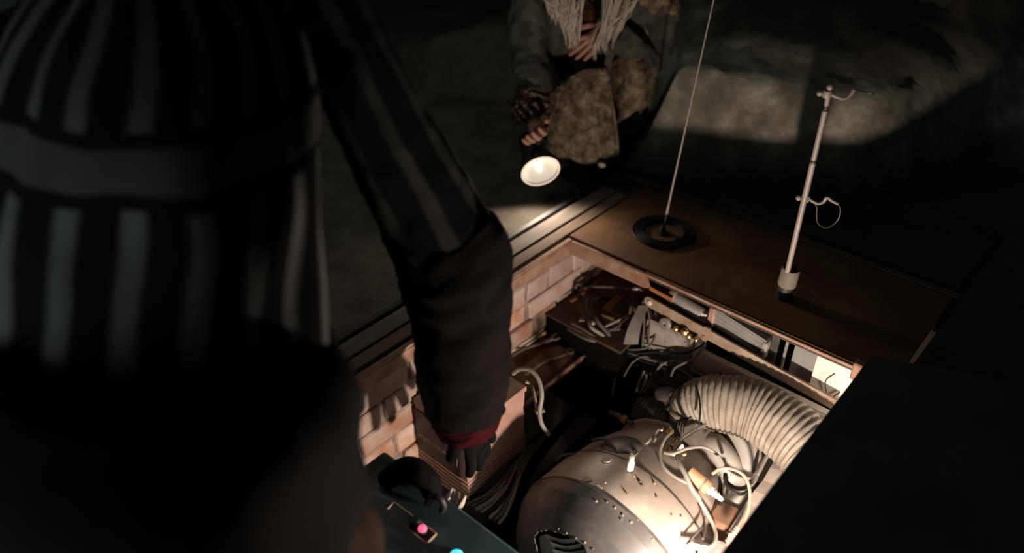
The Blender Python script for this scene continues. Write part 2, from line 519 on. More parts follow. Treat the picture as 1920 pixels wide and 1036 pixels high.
# bricks of the left wall, each a part
courses = [
    (-0.045, 0.062, [0.255, 0.112, 0.010, -0.090, -0.180, -0.39, -0.585, -0.80, -0.96]),
    (-0.112, 0.056, [0.255, 0.060, -0.175, -0.28, -0.465, -0.565, -0.668, -0.77, -0.96]),
    (-0.173, 0.056, [0.255, 0.15, 0.05, -0.05, -0.15, -0.255, -0.36, -0.57, -0.745, -0.96]),
    (-0.238, 0.058, [0.255, 0.00, -0.21, -0.42, -0.645, -0.75, -0.96]),
    (-0.304, 0.058, [0.255, 0.10, -0.11, -0.32, -0.53, -0.63, -0.73, -0.83, -0.96]),
    (-0.370, 0.058, [0.255, 0.00, -0.21, -0.42, -0.52, -0.63, -0.84, -0.96]),
    (-0.436, 0.058, [0.255, 0.10, -0.11, -0.32, -0.53, -0.74, -0.96]),
]
brick_mesh = {}
for zt, hh, js in courses:
    for a, c in zip(js[:-1], js[1:]):
        ln = a - c - 0.010
        bm_ = MB(); bm_.bbox(V((0, 0, 0)), V((0.022, ln/2, hh/2)), 0.004, jit=0.003)
        o = bm_.build('brick', M['brick'] if random.random() < .45 else M['brick_pale'], wall, smooth=False)
        for v in o.data.vertices: v.co += ORG[wall.name]
        o.location = V((-0.020 + random.uniform(-.004, .003), (a + c)/2, zt - hh/2)) - ORG[wall.name]
        o.rotation_euler = (random.uniform(-.02, .02), random.uniform(-.03, .03), random.uniform(-.015, .015))

# planks beside the brick wall
p1 = MB().box((-0.112, -1.6, -0.012), (-0.062, 0.30, 0.004), jit=0.001, bev=0.002)
tag(p1.build('plank', M['plank'], smooth=False), 'grey weathered plank on the sandy side, outer of the two along the brick wall', 'plank', 'planks along the pit')
p2 = MB().box((-0.059, -1.6, -0.012), (-0.021, 0.30, 0.002), jit=0.001, bev=0.002)
tag(p2.build('plank', M['plank_brown'], smooth=False), 'brownish plank next to the pit frame, inner of the two along the brick wall', 'plank', 'planks along the pit')
# strip that closes the ground behind the dark gap
st = MB().box((-0.140, -1.6, -0.014), (-0.120, 0.33, 0.006), bev=0.003)
tag(st.build('edging_strip', M['black'], smooth=False), 'thin black edging strip between the sand and the grey plank', 'edging')

# rusty steel plate
pl = MB().box((-0.019, 0.016, -0.010), (0.845, 0.40, 0.0), bev=0.002)
plate = tag(pl.build('steel_plate', M['rust_plate'], smooth=False), 'rusty brown steel plate on the ground carrying both antennas', 'plate')
ed = MB().box((-0.11, 0.403, -0.012), (0.86, 0.425, 0.004), bev=0.003)
tag(ed.build('edging_strip', M['sand'], smooth=False), 'pale dusty kerb strip along the far side of the rusty plate', 'edging')

# the angle iron frame
fr = empty('pit_frame', (0, 0, -0.04), 'rusty angle iron frame round the rim of the brick pit', 'frame')
MB().box((-0.0095, -1.0, -0.005), (0.003, 0.003, 0.003), bev=0.001).build('rail_lip', M['rail_rust'], fr, False)
MB().box((-0.005, -1.0, -0.042), (0.004, 0.003, -0.005), bev=0.001).build('left_rail', M['rail_rust'], fr, False)
b = MB(); b.box((0.004, -0.006, -0.040), (0.235, 0.003, 0.001), bev=0.001)
b.add([(0.235, -.006, .001), (0.235, .003, .001), (0.235, -.006, -.040), (0.235, .003, -.040), (0.252, -.006, -.034), (0.252, .003, -.034), (0.244, -.006, -.012), (0.244, .003, -.012)],
      [(0, 6, 4, 2), (1, 3, 5, 7), (0, 1, 7, 6), (6, 7, 5, 4), (4, 5, 3, 2)])
b.build('rail_flange', M['rail_rust'], fr, False)
MB().box((0.235, -0.003, -0.007), (0.785, 0.006, 0.001), bev=0.001).build('right_rail', M['rail_rust'], fr, False)
MB().box((0.762, -0.012, -0.028), (0.784, 0.012, 0.016), bev=0.003).build('corner_bracket', M['rail_rust'], fr, False)
MB().box((0.10, -0.001, -0.014), (0.76, 0.014, -0.009), bev=0.001).build('inner_strip', M['steel_dark'], fr, False)

# dark cover over the right half of the pit
b = MB()
pts = [(0.785, 0.012), (0.787, -1.25), (2.1, -1.3), (2.1, 0.36), (1.04, 0.13)]
vs = [V((x, y, z)) for z in (0.004, 0.034) for x, y in pts]
b.add(vs, [(4, 3, 2, 1, 0), (5, 6, 7, 8, 9)] + [(i, (i+1) % 5, (i+1) % 5 + 5, i + 5) for i in range(5)])
tag(b.build('cover_slab', M['lid'], smooth=False), 'large dark flat cover lying over the right side of the pit', 'cover')
# paving slabs right of the plate
for k, (pts, lab) in enumerate((([(0.853, 0.016), (1.06, 0.016), (1.06, 0.16), (1.34, 0.27), (1.34, 0.62), (0.862, 0.43)], 'worn grey ground slab between the rusty plate and the dark cover'),
                                ([(1.36, 0.28), (2.0, 0.42), (2.0, 0.95), (1.36, 0.66)], 'grey ground slab at the far right, behind the dark cover'),
                                ([(0.40, 0.445), (0.84, 0.445), (0.85, 0.80), (0.44, 0.86)], 'dark ground slab behind the rusty plate, beyond the pale mast'))):
    n = len(pts); b = MB()
    b.add([V((x, y, z)) for z in (-0.012, 0.002) for x, y in pts], [tuple(range(n - 1, -1, -1)), tuple(range(n, 2*n))] + [(i, (i+1) % n, (i+1) % n + n, i + n) for i in range(n)])
    tag(b.build('ground_slab', M['slab'], smooth=False), lab, 'slab', 'ground slabs')

# ------------------------------------------------------------------ whip antenna
wb = at(1242, 437, z=0)
wt = at(1341, -14, y=wb.y + 0.03)
an = empty('whip_antenna', wb, 'thin tan whip antenna leaning over the rusty plate', 'antenna')
MB().lathe([(0.016, 0), (0.016, .004), (0.008, .007), (0.006, .02), (0.0045, .022)], wb, (0, 0, 1), 16).build('base_mount', M['black'], an)
d = (wt - wb).normalized()
MB().tube([wb + d*.015, wb + d*.062], 0.0028, 8).build('ferrule', M['black'], an)
MB().tube([wb + d*.060, wb + d*.085], 0.0030, 8).build('collar', M['alu'], an)
WM = mat('whip_tan', (0.40, 0.33, 0.27), rough=0.6)
MB().tube([wb + d*.08, wt], lambda s: 0.0027 - .0008*s, 8, 0).build('rod', WM, an)
MB().ball(wt, 0.0042, 6).build('tip', M['alu'], an)
cp = []
for i in range(4*28 + 1):
    a = 2*math.pi*i/28
    r = 0.084 - 0.0080*i/28
    cp.append(V((wb.x + r*math.cos(a), wb.y + r*math.sin(a), 0.0045 + 0.001*math.sin(a*3))))
tag(MB().tube(cp, 0.0042, 6, 0).build('coiled_cable', M['wire_black']), 'flat coil of black cable lying round the foot of the whip antenna', 'cable')

# ------------------------------------------------------------------ pale mast with brackets
m0 = V((0.538, 0.135, 0.0))
ms = empty('mast_antenna', m0, 'pale aluminium mast with two hooked brackets in a grey socket', 'antenna')
MB().lathe([(0.019, 0), (0.019, .040), (0.017, .041), (0.017, .02)], m0, (0.03, 0, 1), 20).build('socket_foot', M['steel_dark'], ms)
MB().lathe([(0.0205, .036), (0.0215, .038), (0.0215, .079), (0.019, .083), (0.019, .05)], m0, (0.03, 0, 1), 24, False).build('socket_cup', M['cup_grey'], ms)
MB().lathe([(0.0188, .074), (0.004, .0745)], m0, (0.03, 0, 1), 20).build('cup_plug', M['black'], ms)
q0 = at(1479, 498, x=0.538); q1 = at(1547, 208, y=0.112); q2 = at(1556, 163, y=0.109)
q1 = V((0.534, 0.112, at(1547, 208, y=0.112).z)); q1 = at(1547, 208, y=0.118); q2 = at(1556, 163, y=0.116)
dm = (q1 - q0).normalized()
MB().tube([q0 - dm*.02, q0.lerp(q1, .70)], 0.0062, 14, 0).build('lower_pole', M['alu'], ms)
MB().tube([q0.lerp(q1, .695), q1], 0.0054, 14, 0).build('upper_pole', M['alu'], ms)
MB().lathe([(0.0066, -.003), (0.0070, 0), (0.0066, .003)], q0.lerp(q1, .70), dm, 14).build('joint_ring', M['steel_dark'], ms)
MB().tube([q1 - dm*.002, q1 + dm*.014], 0.0036, 10, 0).build('neck', M['steel_dark'], ms)
MB().tube([q1 + dm*.012, q2], 0.0048, 12, 0).build('top_tube', M['alu'], ms)
MB().ball(q2, 0.0062, 6).build('top_knob', M['alu'], ms)


def bracket(c, sc, hooktail):
    br = MB().lathe([(0.0085, -.007), (0.0090, -.004), (0.0090, .004), (0.0085, .007)], c, dm, 14).build('clamp', M['alu'], ms)
    r = RX; up = V((0, 0, 1))
    MB().tube([c, c - r*.012 + up*.001], 0.0032, 8, 0).build('clamp_screw', M['steel'], br)
    MB().ball(c - r*.015 + up*.0012, 0.0062, 6).build('clamp_knob', M['alu'], br)
    h = [c + r*.006, c + r*.020 - up*.006*sc, c + r*.034 - up*.010*sc, c + r*.044 - up*.006*sc, c + r*.050 + up*.004*sc, c + r*.052 + up*.009*sc]
    if hooktail:
        h = [c + r*.006, c + r*.020 - up*.008, c + r*.032 - up*.0125, c + r*.042 - up*.008, c + r*.047 + up*.002, c + r*.060 - up*.006, c + r*.074 - up*.013]
    MB().tube(h, 0.0034, 8).build('hook_arm', M['alu'], br)
    return h[-1]


c_top = at(1551, 176, y=0.116); c_low = at(1510, 372, y=0.128)
e1 = bracket(c_top, 1.0, False)
MB().tube([e1, e1 + RX*.02 - V((0, 0, .004)), e1 + RX*.042 - V((0, 0, .009))], 0.0014, 6).build('thin_feeler', M['steel_dark'], ms)
MB().tube([e1 + RX*.030 - V((0, 0, .0065)), e1 + RX*.036 - V((0, 0, .0075))], 0.0022, 6, 0).build('feeler_tip', M['alu'], ms)
MB().tube([c_top + RX*.01 + V((0, 0, .012)), e1 + V((0, 0, .004))], 0.0013, 6, 0).build('brace_wire', M['steel_dark'], ms)
e2 = bracket(c_low, 0.8, True)
zz = V((0, 0, 1))
MB().tube([e2, e2 + RX*.008 - zz*.010, e2 + RX*.012 - zz*.030, e2 + RX*.006 - zz*.050, e2 - RX*.012 - zz*.062, e2 - RX*.032 - zz*.050, e2 - RX*.040 - zz*.028, e2 - RX*.045 - zz*.006, c_low + RX*.012 - zz*.005],
          0.0016, 6).build('cable_loop', M['steel_dark'], ms)

# ------------------------------------------------------------------ things under the far rail
# long cross bar
c0 = at(1212, 562, y=-0.012); c1 = at(1565, 757, y=-0.012)
cb = empty('cross_bar', c0, 'long rusty flat steel bar with a rounded bolted end under the far rail', 'bar')
d = (c1 - c0).normalized(); up = V((0, 0, 1)) - d*d.z; up.normalize(); th = V((0, 1, 0))
h = 0.0145
ring = []
prof = [(-.4, .35), (-.25, .75), (0, 1), (.4, 1)]
b = MB(); L = (c1 - c0).length
for s, k in [(-.004, .45), (0, .75), (.006, .95), (.012, 1), (L*.33, 1), (L*.335, 1.25), (L*.36, 1.25), (L*.365, 1), (L, 1)]:
    c = c0 + d*s
    ring.append([c + up*h*k - th*.003, c + up*h*k + th*.003, c - up*h*k*(1 if k <= 1 else 1.3) + th*.003, c - up*h*k*(1 if k <= 1 else 1.3) - th*.003])
b.rings(ring).build('flat_bar', M['bar'], cb, False)
MB().lathe([(0.007, 0), (0.007, .004), (0.004, .006)], c0 + d*.012 - th*.002, -th, 12).build('bolt', M['white'], cb)
MB().lathe([(0.005, 0), (0.005, .004), (0.003, .005)], c0 + d*L*.345 - up*.010 - th*.002, -th, 8).build('bolt', M['rail_rust'], cb)
b = MB()
g0 = at(1218, 540, y=0.004); g1 = at(1258, 562, y=0.004)
dd = (g1 - g0)
b.rings([[g0 + zz*.006, g0 + zz*.006 + th*.01, g0 - zz*.006 + th*.01, g0 - zz*.006], [g1 + zz*.006, g1 + zz*.006 + th*.01, g1 - zz*.006 + th*.01, g1 - zz*.006]])
tag(b.build('rust_tab', M['rail_orange'], smooth=False), 'bright orange rusted tab where the rail flange is cut off', 'tab')

# grey tube with pale end piece
t0 = at(1258, 553, y=0.030); t1 = at(1322, 592, y=0.030)
tb = empty('grey_canister', t0, 'short grey canister with rusty collar and white end block under the rail', 'canister')
dt = (t1 - t0).normalized()
MB().lathe([(0.012, 0), (0.018, .003), (0.018, .090), (0.015, .094)], t0, dt, 18).build('shell', M['fluted'], tb)
MB().lathe([(0.0195, -.003), (0.0205, .0), (0.0205, .012), (0.0185, .016)], t0, dt, 18).build('collar', M['rail_rust'], tb)
MB().box(t1 - V((.014, .012, .013)), t1 + V((.008, .010, .013)), bev=0.002).build('end_block', M['white'], tb, False)
# fluted panel
f0 = at(1338, 592, y=0.022); f1 = at(1432, 652, y=0.022)
fp = empty('fluted_heat_sink', f0, 'long grey ribbed metal housing with rusted end caps behind the cross bar', 'housing')
df = (f1 - f0).normalized()
b = MB(); ring = []
upf = (zz - df*df.z).normalized()
sec = []
for k in range(9):
    a = -0.024 + .006*k
    sec += [(a, -.004 - (.003 if k % 2 else 0)), (a + .0025, -.004 - (.003 if k % 2 else 0))]
sec += [(0.028, .03), (-0.024, .03)]
for s in (0, (f1 - f0).length):
    ring.append([f0 + df*s + upf*u + th*w for u, w in sec])
b.rings(ring).build('fluted_shell', M['fluted'], fp, False)
MB().box(f0 - V((.012, .010, .026)), f0 + V((.006, .03, .028)), bev=0.004, jit=.002).build('end_cap', M['rail_rust'], fp, False)
MB().box(f1 - V((.004, .010, .026)), f1 + V((.010, .03, .022)), bev=0.003).build('end_cap', M['block_grey'], fp, False)
MB().lathe([(0.004, 0), (0.004, .003)], f1 + V((.003, -.010, .0)), -th, 8).build('screw', M['steel_dark'], fp)
# dark slats, grey plate, white plate
for k, (a, c, w, m_, lab) in enumerate((((1447, 668), (1456, 690), .018, 'steel_dark', 'dark upright slat right of the ribbed housing'),
                                        ((1468, 674), (1478, 702), .006, 'steel', 'thin bright upright slat left of the dull grey plate'))):
    u0 = at(*a, y=0.03); u1 = at(*c, y=0.02)
    tag(MB().box((u0.x - w/2, .028, -0.12), (u0.x + w/2, .036, -0.015), bev=0.001).build('slat', M[m_], smooth=False), lab, 'slat')
g0 = at(1484, 672, y=0.03); g1 = at(1535, 700, y=0.03)
tag(MB().box((g0.x, .030, -0.13), (g1.x + .02, .034, -0.012), bev=0.001).build('backing_plate', M['fluted'], smooth=False), 'dull grey plate between the bright slat and the white board', 'plate')
w0 = at(1530, 690, y=0.022); w1 = at(1600, 735, y=0.022)
wp = empty('white_board', (w0.x, .02, -.13), 'white board with a thin looped wire at the right end of the rail', 'board')
MB().box((w0.x - .004, .018, -0.145), (0.90, .026, -0.014), bev=0.001).build('board', M['white'], wp, False)
MB().tube([at(1565, 700, y=.015), at(1549, 712, y=.014), at(1548, 728, y=.014), at(1556, 745, y=.014), at(1575, 735, y=.015)], 0.0011, 5).build('wire', M['wire_black'], wp)

# pale chassis panel and grey block with fittings
ch = empty('pale_chassis', (0.58, 0.03, -0.5), 'pale dusty sheet metal chassis behind the corrugated duct', 'chassis')
MB().box((0.395, -0.012, -0.46), (0.90, 0.012, -0.152), bev=0.003).build('front_sheet', M['panel_pale'], ch, False)
MB().box((0.395, -0.012, -0.150), (0.90, 0.006, -0.146), bev=0.001).build('folded_edge', M['white'], ch, False)
for px, py in ((1352, 700), (1395, 712), (1440, 722)):
    p = at(px, py, y=-0.013)
    MB().lathe([(0.004, 0), (0.003, .003)], p, (0, -1, 0), 8).build('screw', M['steel_dark'], ch)
bl = empty('valve_block', (0.33, 0.02, -0.34), 'pitted grey block with round port and brass fittings below the cross bar end', 'block')
MB().box((0.262, -0.02, -0.34), (0.405, 0.05, -0.115), bev=0.006, jit=.003).build('body', M['block_grey'], bl, False)
p = at(1249, 606, y=-0.021)
MB().lathe([(0.016, 0), (0.016, .008), (0.012, .010), (0.005, .010), (0.005, .004)], p, (0, -1, .2), 18).build('round_port', M['steel'], bl)
for (px, py), r in (((1268, 614), .007), ((1284, 621), .010), ((1292, 628), .0075), ((1306, 634), .006)):
    p = at(px, py, y=-0.024)
    MB().lathe([(r*.6, -.004), (r, 0), (r*1.05, .006), (r*.7, .009), (r*.7, .014), (r*.3, .015)], p, (.35, -1, .25), 10).build('brass_fitting', M['brass'], bl)
random.seed(3)
for k in range(16):
    p = at(random.uniform(1240, 1310), random.uniform(632, 690), y=-0.0205)
    if p.x < .27 or p.x > .40: continue
    MB().lathe([(random.uniform(.0015, .003), 0), (.001, .0012)], p, (0, -1, 0), 6).build('pit_hole', M['black'], bl)
# side rod brackets (vertical grey webbing strap)
s0 = at(1200, 562, z=-0.13); s1 = at(1178, 645, z=-0.27)
s0 = at(1207, 572, y=-0.015); s1 = at(1183, 645, y=-0.075)
b = MB(); ring = []
for k in range(7):
    t = k/6; c = s0.lerp(s1, t) + V((0, -.012, 0))*math.sin(math.pi*t)
    w = RX*(.013 + .006*t)
    o_ = FY*(-.003)
    ring.append([c - w, c - w*.3 + o_*.4, c, c + w*.3 + o_*.4, c + w, c + w*.9 - o_, c - w*.9 - o_])
b.rings(ring).build('x', M['hose_grey'])
strap = bpy.data.objects['x']; strap.name = 'webbing_strap'; strap.data.name = 'webbing_strap'
strap.data.materials.clear(); strap.data.materials.append(M['wire_dim'])
tag(strap, 'wide flat grey strap hanging at the end of the cross bar', 'strap')

# ------------------------------------------------------------------ rusty tray, yellowish box, black ring cable, tools
tray = empty('rusty_tray', (0.12, 0.02, -0.5), 'low rusty metal tank filling the far corner of the pit', 'tank')
MB().box((0.006, -0.104, -0.46), (0.248, 0.25, -0.188), bev=0.004, jit=.002).build('body', M['tray_shade'], tray, False)
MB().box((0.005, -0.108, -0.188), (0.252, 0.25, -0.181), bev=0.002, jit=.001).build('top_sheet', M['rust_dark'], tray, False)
MB().box((0.022, -0.02, -0.182), (0.030, 0.12, -0.177), bev=0.001).build('seam_rib', M['rail_orange'], tray, False)
yb = empty('ochre_box', at(1160, 580, z=-0.18), 'small ochre box lying inside the loop of black cable', 'box')
cy = at(1160, 578, z=-0.165)
rot = Matrix.Rotation(0.05, 3, 'Z')
MB().box(cy - V((.032, .040, .017)), cy + V((.032, .040, .012)), rot, bev=.003).build('body', M['yellow_box'], yb, False)
MB().box(cy + V((-.028, -.036, .012)), cy + V((-.004, .036, .015)), rot, bev=.001).build('rib', M['rail_orange'], yb, False)
MB().box(cy + V((.004, -.036, .012)), cy + V((.026, .010, .014)), rot, bev=.001).build('label_plate', M['rust_dark'], yb, False)
cc = at(1148, 582, z=-0.15)
ringp = [cc + V((.068*math.cos(a), .062*math.sin(a), .012*math.sin(a*2 + .6))) for a in [i*2*math.pi/20*.93 for i in range(21)]]
tag(MB().tube(ringp, 0.0065, 8, 4).build('hose_ring', M['rubber']), 'black rubber hose curled in a ring on the rusty tank', 'hose')

shelf = empty('rusty_shelf', (0.07, -0.22, -0.5), 'rusty shelf with a bright worn edge between the battery and the rusty tank', 'shelf')
MB().box((0.004, -0.375, -0.275), (0.142, -0.115, -0.252), bev=0.003, jit=.001).build('shelf_plate', M['rust_dark'], shelf, False)
MB().box((0.139, -0.375, -0.262), (0.145, -0.115, -0.249), bev=0.001).build('edge_angle', M['rust_block'], shelf, False)
MB().box((0.004, -0.375, -0.50), (0.136, -0.365, -0.275)).build('end_web', M['rust_dark'], shelf, False)


def wrench(name, pts, w, label, jaw):
    t = empty(name, pts[0], label, 'wrench')
    MB().tube(pts, lambda s: w*(1 - .25*math.sin(math.pi*s)), 8, 5, flat=(1, .5)).build('shank', M['tool'], t)
    e = pts[-1]; d = (pts[-1] - pts[-2]).normalized(); sd = d.cross(zz).normalized()
    if jaw:
        b = MB()
        b.box(V((-.008, -.006, -.004)), V((.004, .006, .004)), None, bev=.002)
        for v in b.v: v[:] = (e + d*v.x + sd*v.y + zz*v.z)[:]
        b2 = MB()
        for s in (-1, 1):
            bb = MB(); bb.box(V((.000, s*.0085 - .0035, -.004)), V((.019, s*.0085 + .0035, .004)), None, bev=.0018)
            for v in bb.v: v[:] = (e + d*v.x + sd*(v.y) + zz*v.z)[:]
            b2.add(bb.v, bb.f)
        b2.add(b.v, b.f)
        b2.build('jaw', M['tool'], t)
    else:
        MB().lathe([(0.006, -.004), (0.0105, -.003), (0.0105, .003), (0.006, .004), (.006, -.004)], e + d*.006, zz, 14, False).build('ring_end', M['tool'], t)
    return t


wrench('spanner', [at(955, 668, z=-.245), at(985, 652, z=-.243), at(1015, 643, z=-.240), at(1036, 634, z=-.236)], 0.0075, 'thick open ended spanner, upper of the two tools on the rusty shelf', True)
wrench('spanner', [at(985, 702, z=-.244), at(1020, 678, z=-.244), at(1050, 667, z=-.243), at(1066, 660, z=-.242)], 0.0052, 'slim cranked spanner, lower of the two tools on the rusty shelf', False)

# ------------------------------------------------------------------ battery
bt = empty('car_battery', (0.09, -0.485, -0.40), 'dark red ribbed car battery standing against the brick wall', 'battery')
x0, x1, y0, y1, zb, ztp = 0.004, 0.172, -0.585, -0.384, -0.395, -0.155
MB().box((x0, y0, zb), (x1, y1, ztp), bev=0.003).build('case', M['battery'], bt, False)
for k in range(6):
    z = zb + .012 + k*.0125
    MB().box((x0 - .0008, y0 - .0035, z), (x1 + .0035, y1 + .002, z + .006), bev=0.0012).build('rib', M['battery'], bt, False)
MB().box((x0 + .002, y0 - .003, -0.312), (x1 - .022, y0 + .001, -0.180), bev=0.0008).build('front_label', M['battery_label'], bt, False)
MB().box((x0, y0 - .003, ztp - .012), (x1 + .003, y1 + .002, ztp + .004), bev=0.0015).build('lid', M['battery'], bt, False)
for k in range(3):
    for j in range(2):
        MB().lathe([(0.010, 0), (0.010, .005), (0.007, .006)], (x0 + .05 + .07*j, y0 + .045 + .055*k, ztp + .003), zz, 12).build('filler_cap', M['black'], bt)
for (tx, ty) in ((.035, -.42), (.14, -.42)):
    MB().lathe([(0.009, 0), (0.008, .014), (0.007, .015)], (tx, ty, ztp + .003), zz, 12).build('terminal_post', M['steel'], bt)


def text(body, size, m, parent, frame):
    cu = bpy.data.curves.new('label_lettering', 'FONT')
    cu.body = body; cu.size = size; cu.extrude = 0.0004; cu.align_x = 'LEFT'; cu.offset = size*0.012
    o = bpy.data.objects.new('label_lettering', cu); put(o, parent)
    o.matrix_local = Matrix.Translation(-ORG[parent.name]) @ frame
    cu.materials.append(m)
    dg = bpy.context.evaluated_depsgraph_get()
    me = bpy.data.meshes.new_from_object(o.evaluated_get(dg))
    mm = bpy.data.objects.new('label_lettering', me); put(mm, parent)
    mm.matrix_local = o.matrix_local
    if not me.materials: me.materials.append(m)
    bpy.data.objects.remove(o)
    return mm


fr_b = Matrix(((1, 0, 0, 0.014), (0, 0, -1, y0 - .0032), (0, 1, 0, -0.268), (0, 0, 0, 1)))
text('FORT-T', 0.0165, M['battery_text'], bt, fr_b)
fr_b = Matrix(((1, 0, 0, 0.072), (0, 0, -1, y0 - .0032), (0, 1, 0, -0.266), (0, 0, 0, 1)))
text('GUARD', 0.0165, M['battery_text'], bt, fr_b)
MB().tube([(0.142, y0 - .004, -.226), (0.147, y0 - .007, -.25), (0.141, y0 - .004, -.278)], 0.0012, 6).build('pull_wire', M['steel'], bt)

# white cable pair looping over the battery
CAB = 'pair of pale cables'
P = [at(962, 700, z=-.145), at(975, 692, z=-.125), at(995, 694, z=-.118), at(1010, 712, z=-.13), at(1016, 740, z=-.155), at(1012, 772, z=-.19), at(1016, 795, z=-.21), at(1030, 815, z=-.235)]
tag(MB().tube(P, 0.0052, 8).build('battery_cable', M['wire_grey']), 'thick pale cable arching over the rear corner of the battery', 'cable')
P = [at(985, 715, z=-.15), at(996, 722, z=-.165), at(1003, 745, z=-.185), at(1008, 770, z=-.20), at(1013, 790, z=-.215), at(1026, 812, z=-.24)]
tag(MB().tube(P, 0.0036, 8).build('battery_cable', M['wire_grey']), 'thinner pale cable running under the arching one behind the battery', 'cable')
tag(MB().tube([at(1004, 772, z=-.192), at(1020, 768, z=-.192)], 0.008, 8, 0, flat=(1, .8)).build('cable_tie', M['wire_dim']), 'small tie holding the two pale battery cables together', 'cable tie')

# ------------------------------------------------------------------ engine
EY = [-.150, -.155, -.165, -.19, -.22, -.30, -.40, -.47, -.50, -.53, -.565, -.60, -.63, -.655]
ER = [.020, .090, .130, .155, .170, .198, .217, .224, .224, .217, .195, .157, .108, .045]


def er(y):
    if y >= EY[0]: return ER[0]
    for i in range(len(EY) - 1):
        if EY[i] >= y >= EY[i+1]:
            t = (EY[i] - y)/(EY[i] - EY[i+1]); t = t*t*(3 - 2*t) if False else t
            return ER[i] + (ER[i+1] - ER[i])*t
    return ER[-1]


def ec(y):
    return V((0.497 + (-y - .5)*0.05, y, -0.404))


def es(y, a, dr=0.0):
    r = er(y) + dr
    return ec(y) + V((math.cos(a)*r, 0, math.sin(a)*r))


def on_engine(px, py, dr=0.0):
    v = ray(px, py); t = 1.2
    while t < 2.6:
        p = CAM + v*t
        if EY[-1] < p.y < EY[0] and (p - ec(p.y)).length < er(p.y) + dr: return p
        t += 0.002
    return CAM + v*1.8


def en(p):
    e = 0.01
    n = (p - ec(p.y)).normalized()
    sl = (er(p.y + e) - er(p.y - e))/(2*e)
    return (n - V((0, sl, 0))).normalized()


eng = empty('engine_housing', (0.53, -0.45, -0.65), 'big riveted steel turbine drum in the middle of the pit', 'engine')


def ya(p):
    q = p - ec(p.y)
    return p.y, math.atan2(q.z, q.x)


vent_px = [(1003, 1012), (1010, 1001), (1022, 997), (1045, 1001), (1070, 1010), (1092, 1026), (1102, 1045), (1098, 1062), (1040, 1075), (1012, 1050)]
vent = [ya(on_engine(*q)) for q in vent_px]


def inside(pt, poly):
    c = False; n = len(poly)
    for i in range(n):
        (x1_, y1_), (x2_, y2_) = poly[i], poly[i-1]
        if (y1_ > pt[1]) != (y2_ > pt[1]) and pt[0] < (x2_ - x1_)*(pt[1] - y1_)/(y2_ - y1_) + x1_: c = not c
    return c


def shell(name, ya_, yb_, dr, m, ny, na, hole=None):
    b = MB(); vs = []; fs = []
    for i in range(ny + 1):
        y = ya_ + (yb_ - ya_)*i/ny
        for k in range(na):
            a = -math.pi/2 + 2*math.pi*k/na
            p = es(y, a, dr + .0015*noise.noise(V((y*9, math.cos(a)*3, math.sin(a)*3))))
            vs.append(p)
    for i in range(ny):
        for k in range(na):
            k2 = (k + 1) % na
            f = (i*na + k, i*na + k2, (i+1)*na + k2, (i+1)*na + k)
            if hole:
                c = sum((vs[q] for q in f), V((0, 0, 0)))/4
                yy, aa = ya(c)
                if inside((yy, aa), hole): continue
            fs.append(f)
    b.add(vs, fs)
    o = b.build(name, m, eng)
    md = o.modifiers.new('thick', 'SOLIDIFY'); md.thickness = 0.004; md.offset = -1
    return o


s1 = -0.5
s2 = on_engine(1225, 895).y
shell('front_shell', s1 + .004, -.655, 0.0035, M['engine_dark'], 110, 300, vent)
shell('middle_shell', s2 + .004, s1 - .01, 0.0012, M['engine_steel'], 20, 90)
shell('rear_shell', -.150, s2 - .01, -0.001, M['engine_steel'], 30, 90)
# inner dark drum seen through the vent
b = MB(); rg = []
for i in range(12):
    y = s1 + .06 + (-.64 - s1 - .06)*i/11
    rg.append([ec(y) + V((math.cos(2*math.pi*k/40), 0, math.sin(2*math.pi*k/40)))*max(er(y) - .045, .01) for k in range(40)])
b.rings(rg).build('inner_drum', M['black'], eng)
for a_, m_, c_ in (((1018, 1001), (1045, 1010), (1076, 1008)), ((1028, 1016), (1055, 1024), (1088, 1018)), ((1032, 1030), (1062, 1036), (1097, 1030)), ((1040, 1045), (1070, 1050), (1104, 1044))):
    pts = spline([on_engine(*a_) - en(on_engine(*a_))*.008, on_engine(*m_) - en(on_engine(*m_))*.012, on_engine(*c_) - en(on_engine(*c_))*.006], 6)
    b = MB(); rg = []
    for p in pts:
        n = en(p)
        dn = V((0, -.8, -.1))
        rg.append([p + n*.002, p + n*.001 + dn*.003, p - n*.014 + dn*.016, p - n*.014 + dn*.014])
    b.rings(rg).build('louvre_slat', M['steel'], eng)
q = on_engine(1004, 1030)
b = MB(); n = en(q)
pa = [on_engine(1004, 1005), on_engine(1020, 1000), on_engine(1036, 1036), on_engine(1030, 1062), on_engine(1006, 1045)]
pp = [p - en(p)*.010 for p in pa]
b.add(pp + [p - en(p)*.004 for p in pp], [(0, 1, 2, 3, 4), (9, 8, 7, 6, 5)] + [(i, (i+1) % 5, (i+1) % 5 + 5, i + 5) for i in range(5)])
b.build('vent_cheek', M['fluted'], eng, False)
bolts = [(1008, 992), (1020, 988), (1033, 987), (1048, 991), (1063, 999), (1080, 1008), (1097, 1016), (1112, 1028), (1118, 940), (1138, 941), (1153, 952), (1167, 965), (1184, 979),
         (1196, 973), (1223, 1011), (1231, 931), (1259, 966), (1276, 967), (1189, 893), (1200, 903), (1227, 906), (1176, 925), (1135, 905), (1165, 973), (1183, 978)]
for k, (px, py) in enumerate(bolts):
    p = on_engine(px, py, .003); n = en(p)
    r = .0025 if k not in (8, 11, 13) else .0034
    MB().lathe([(r, 0), (r*.95, .002), (r*.5, .0035)], p, n, 8).build('rivet', M['rail_rust'] if k % 2 == 0 else M['engine_dark'], eng)
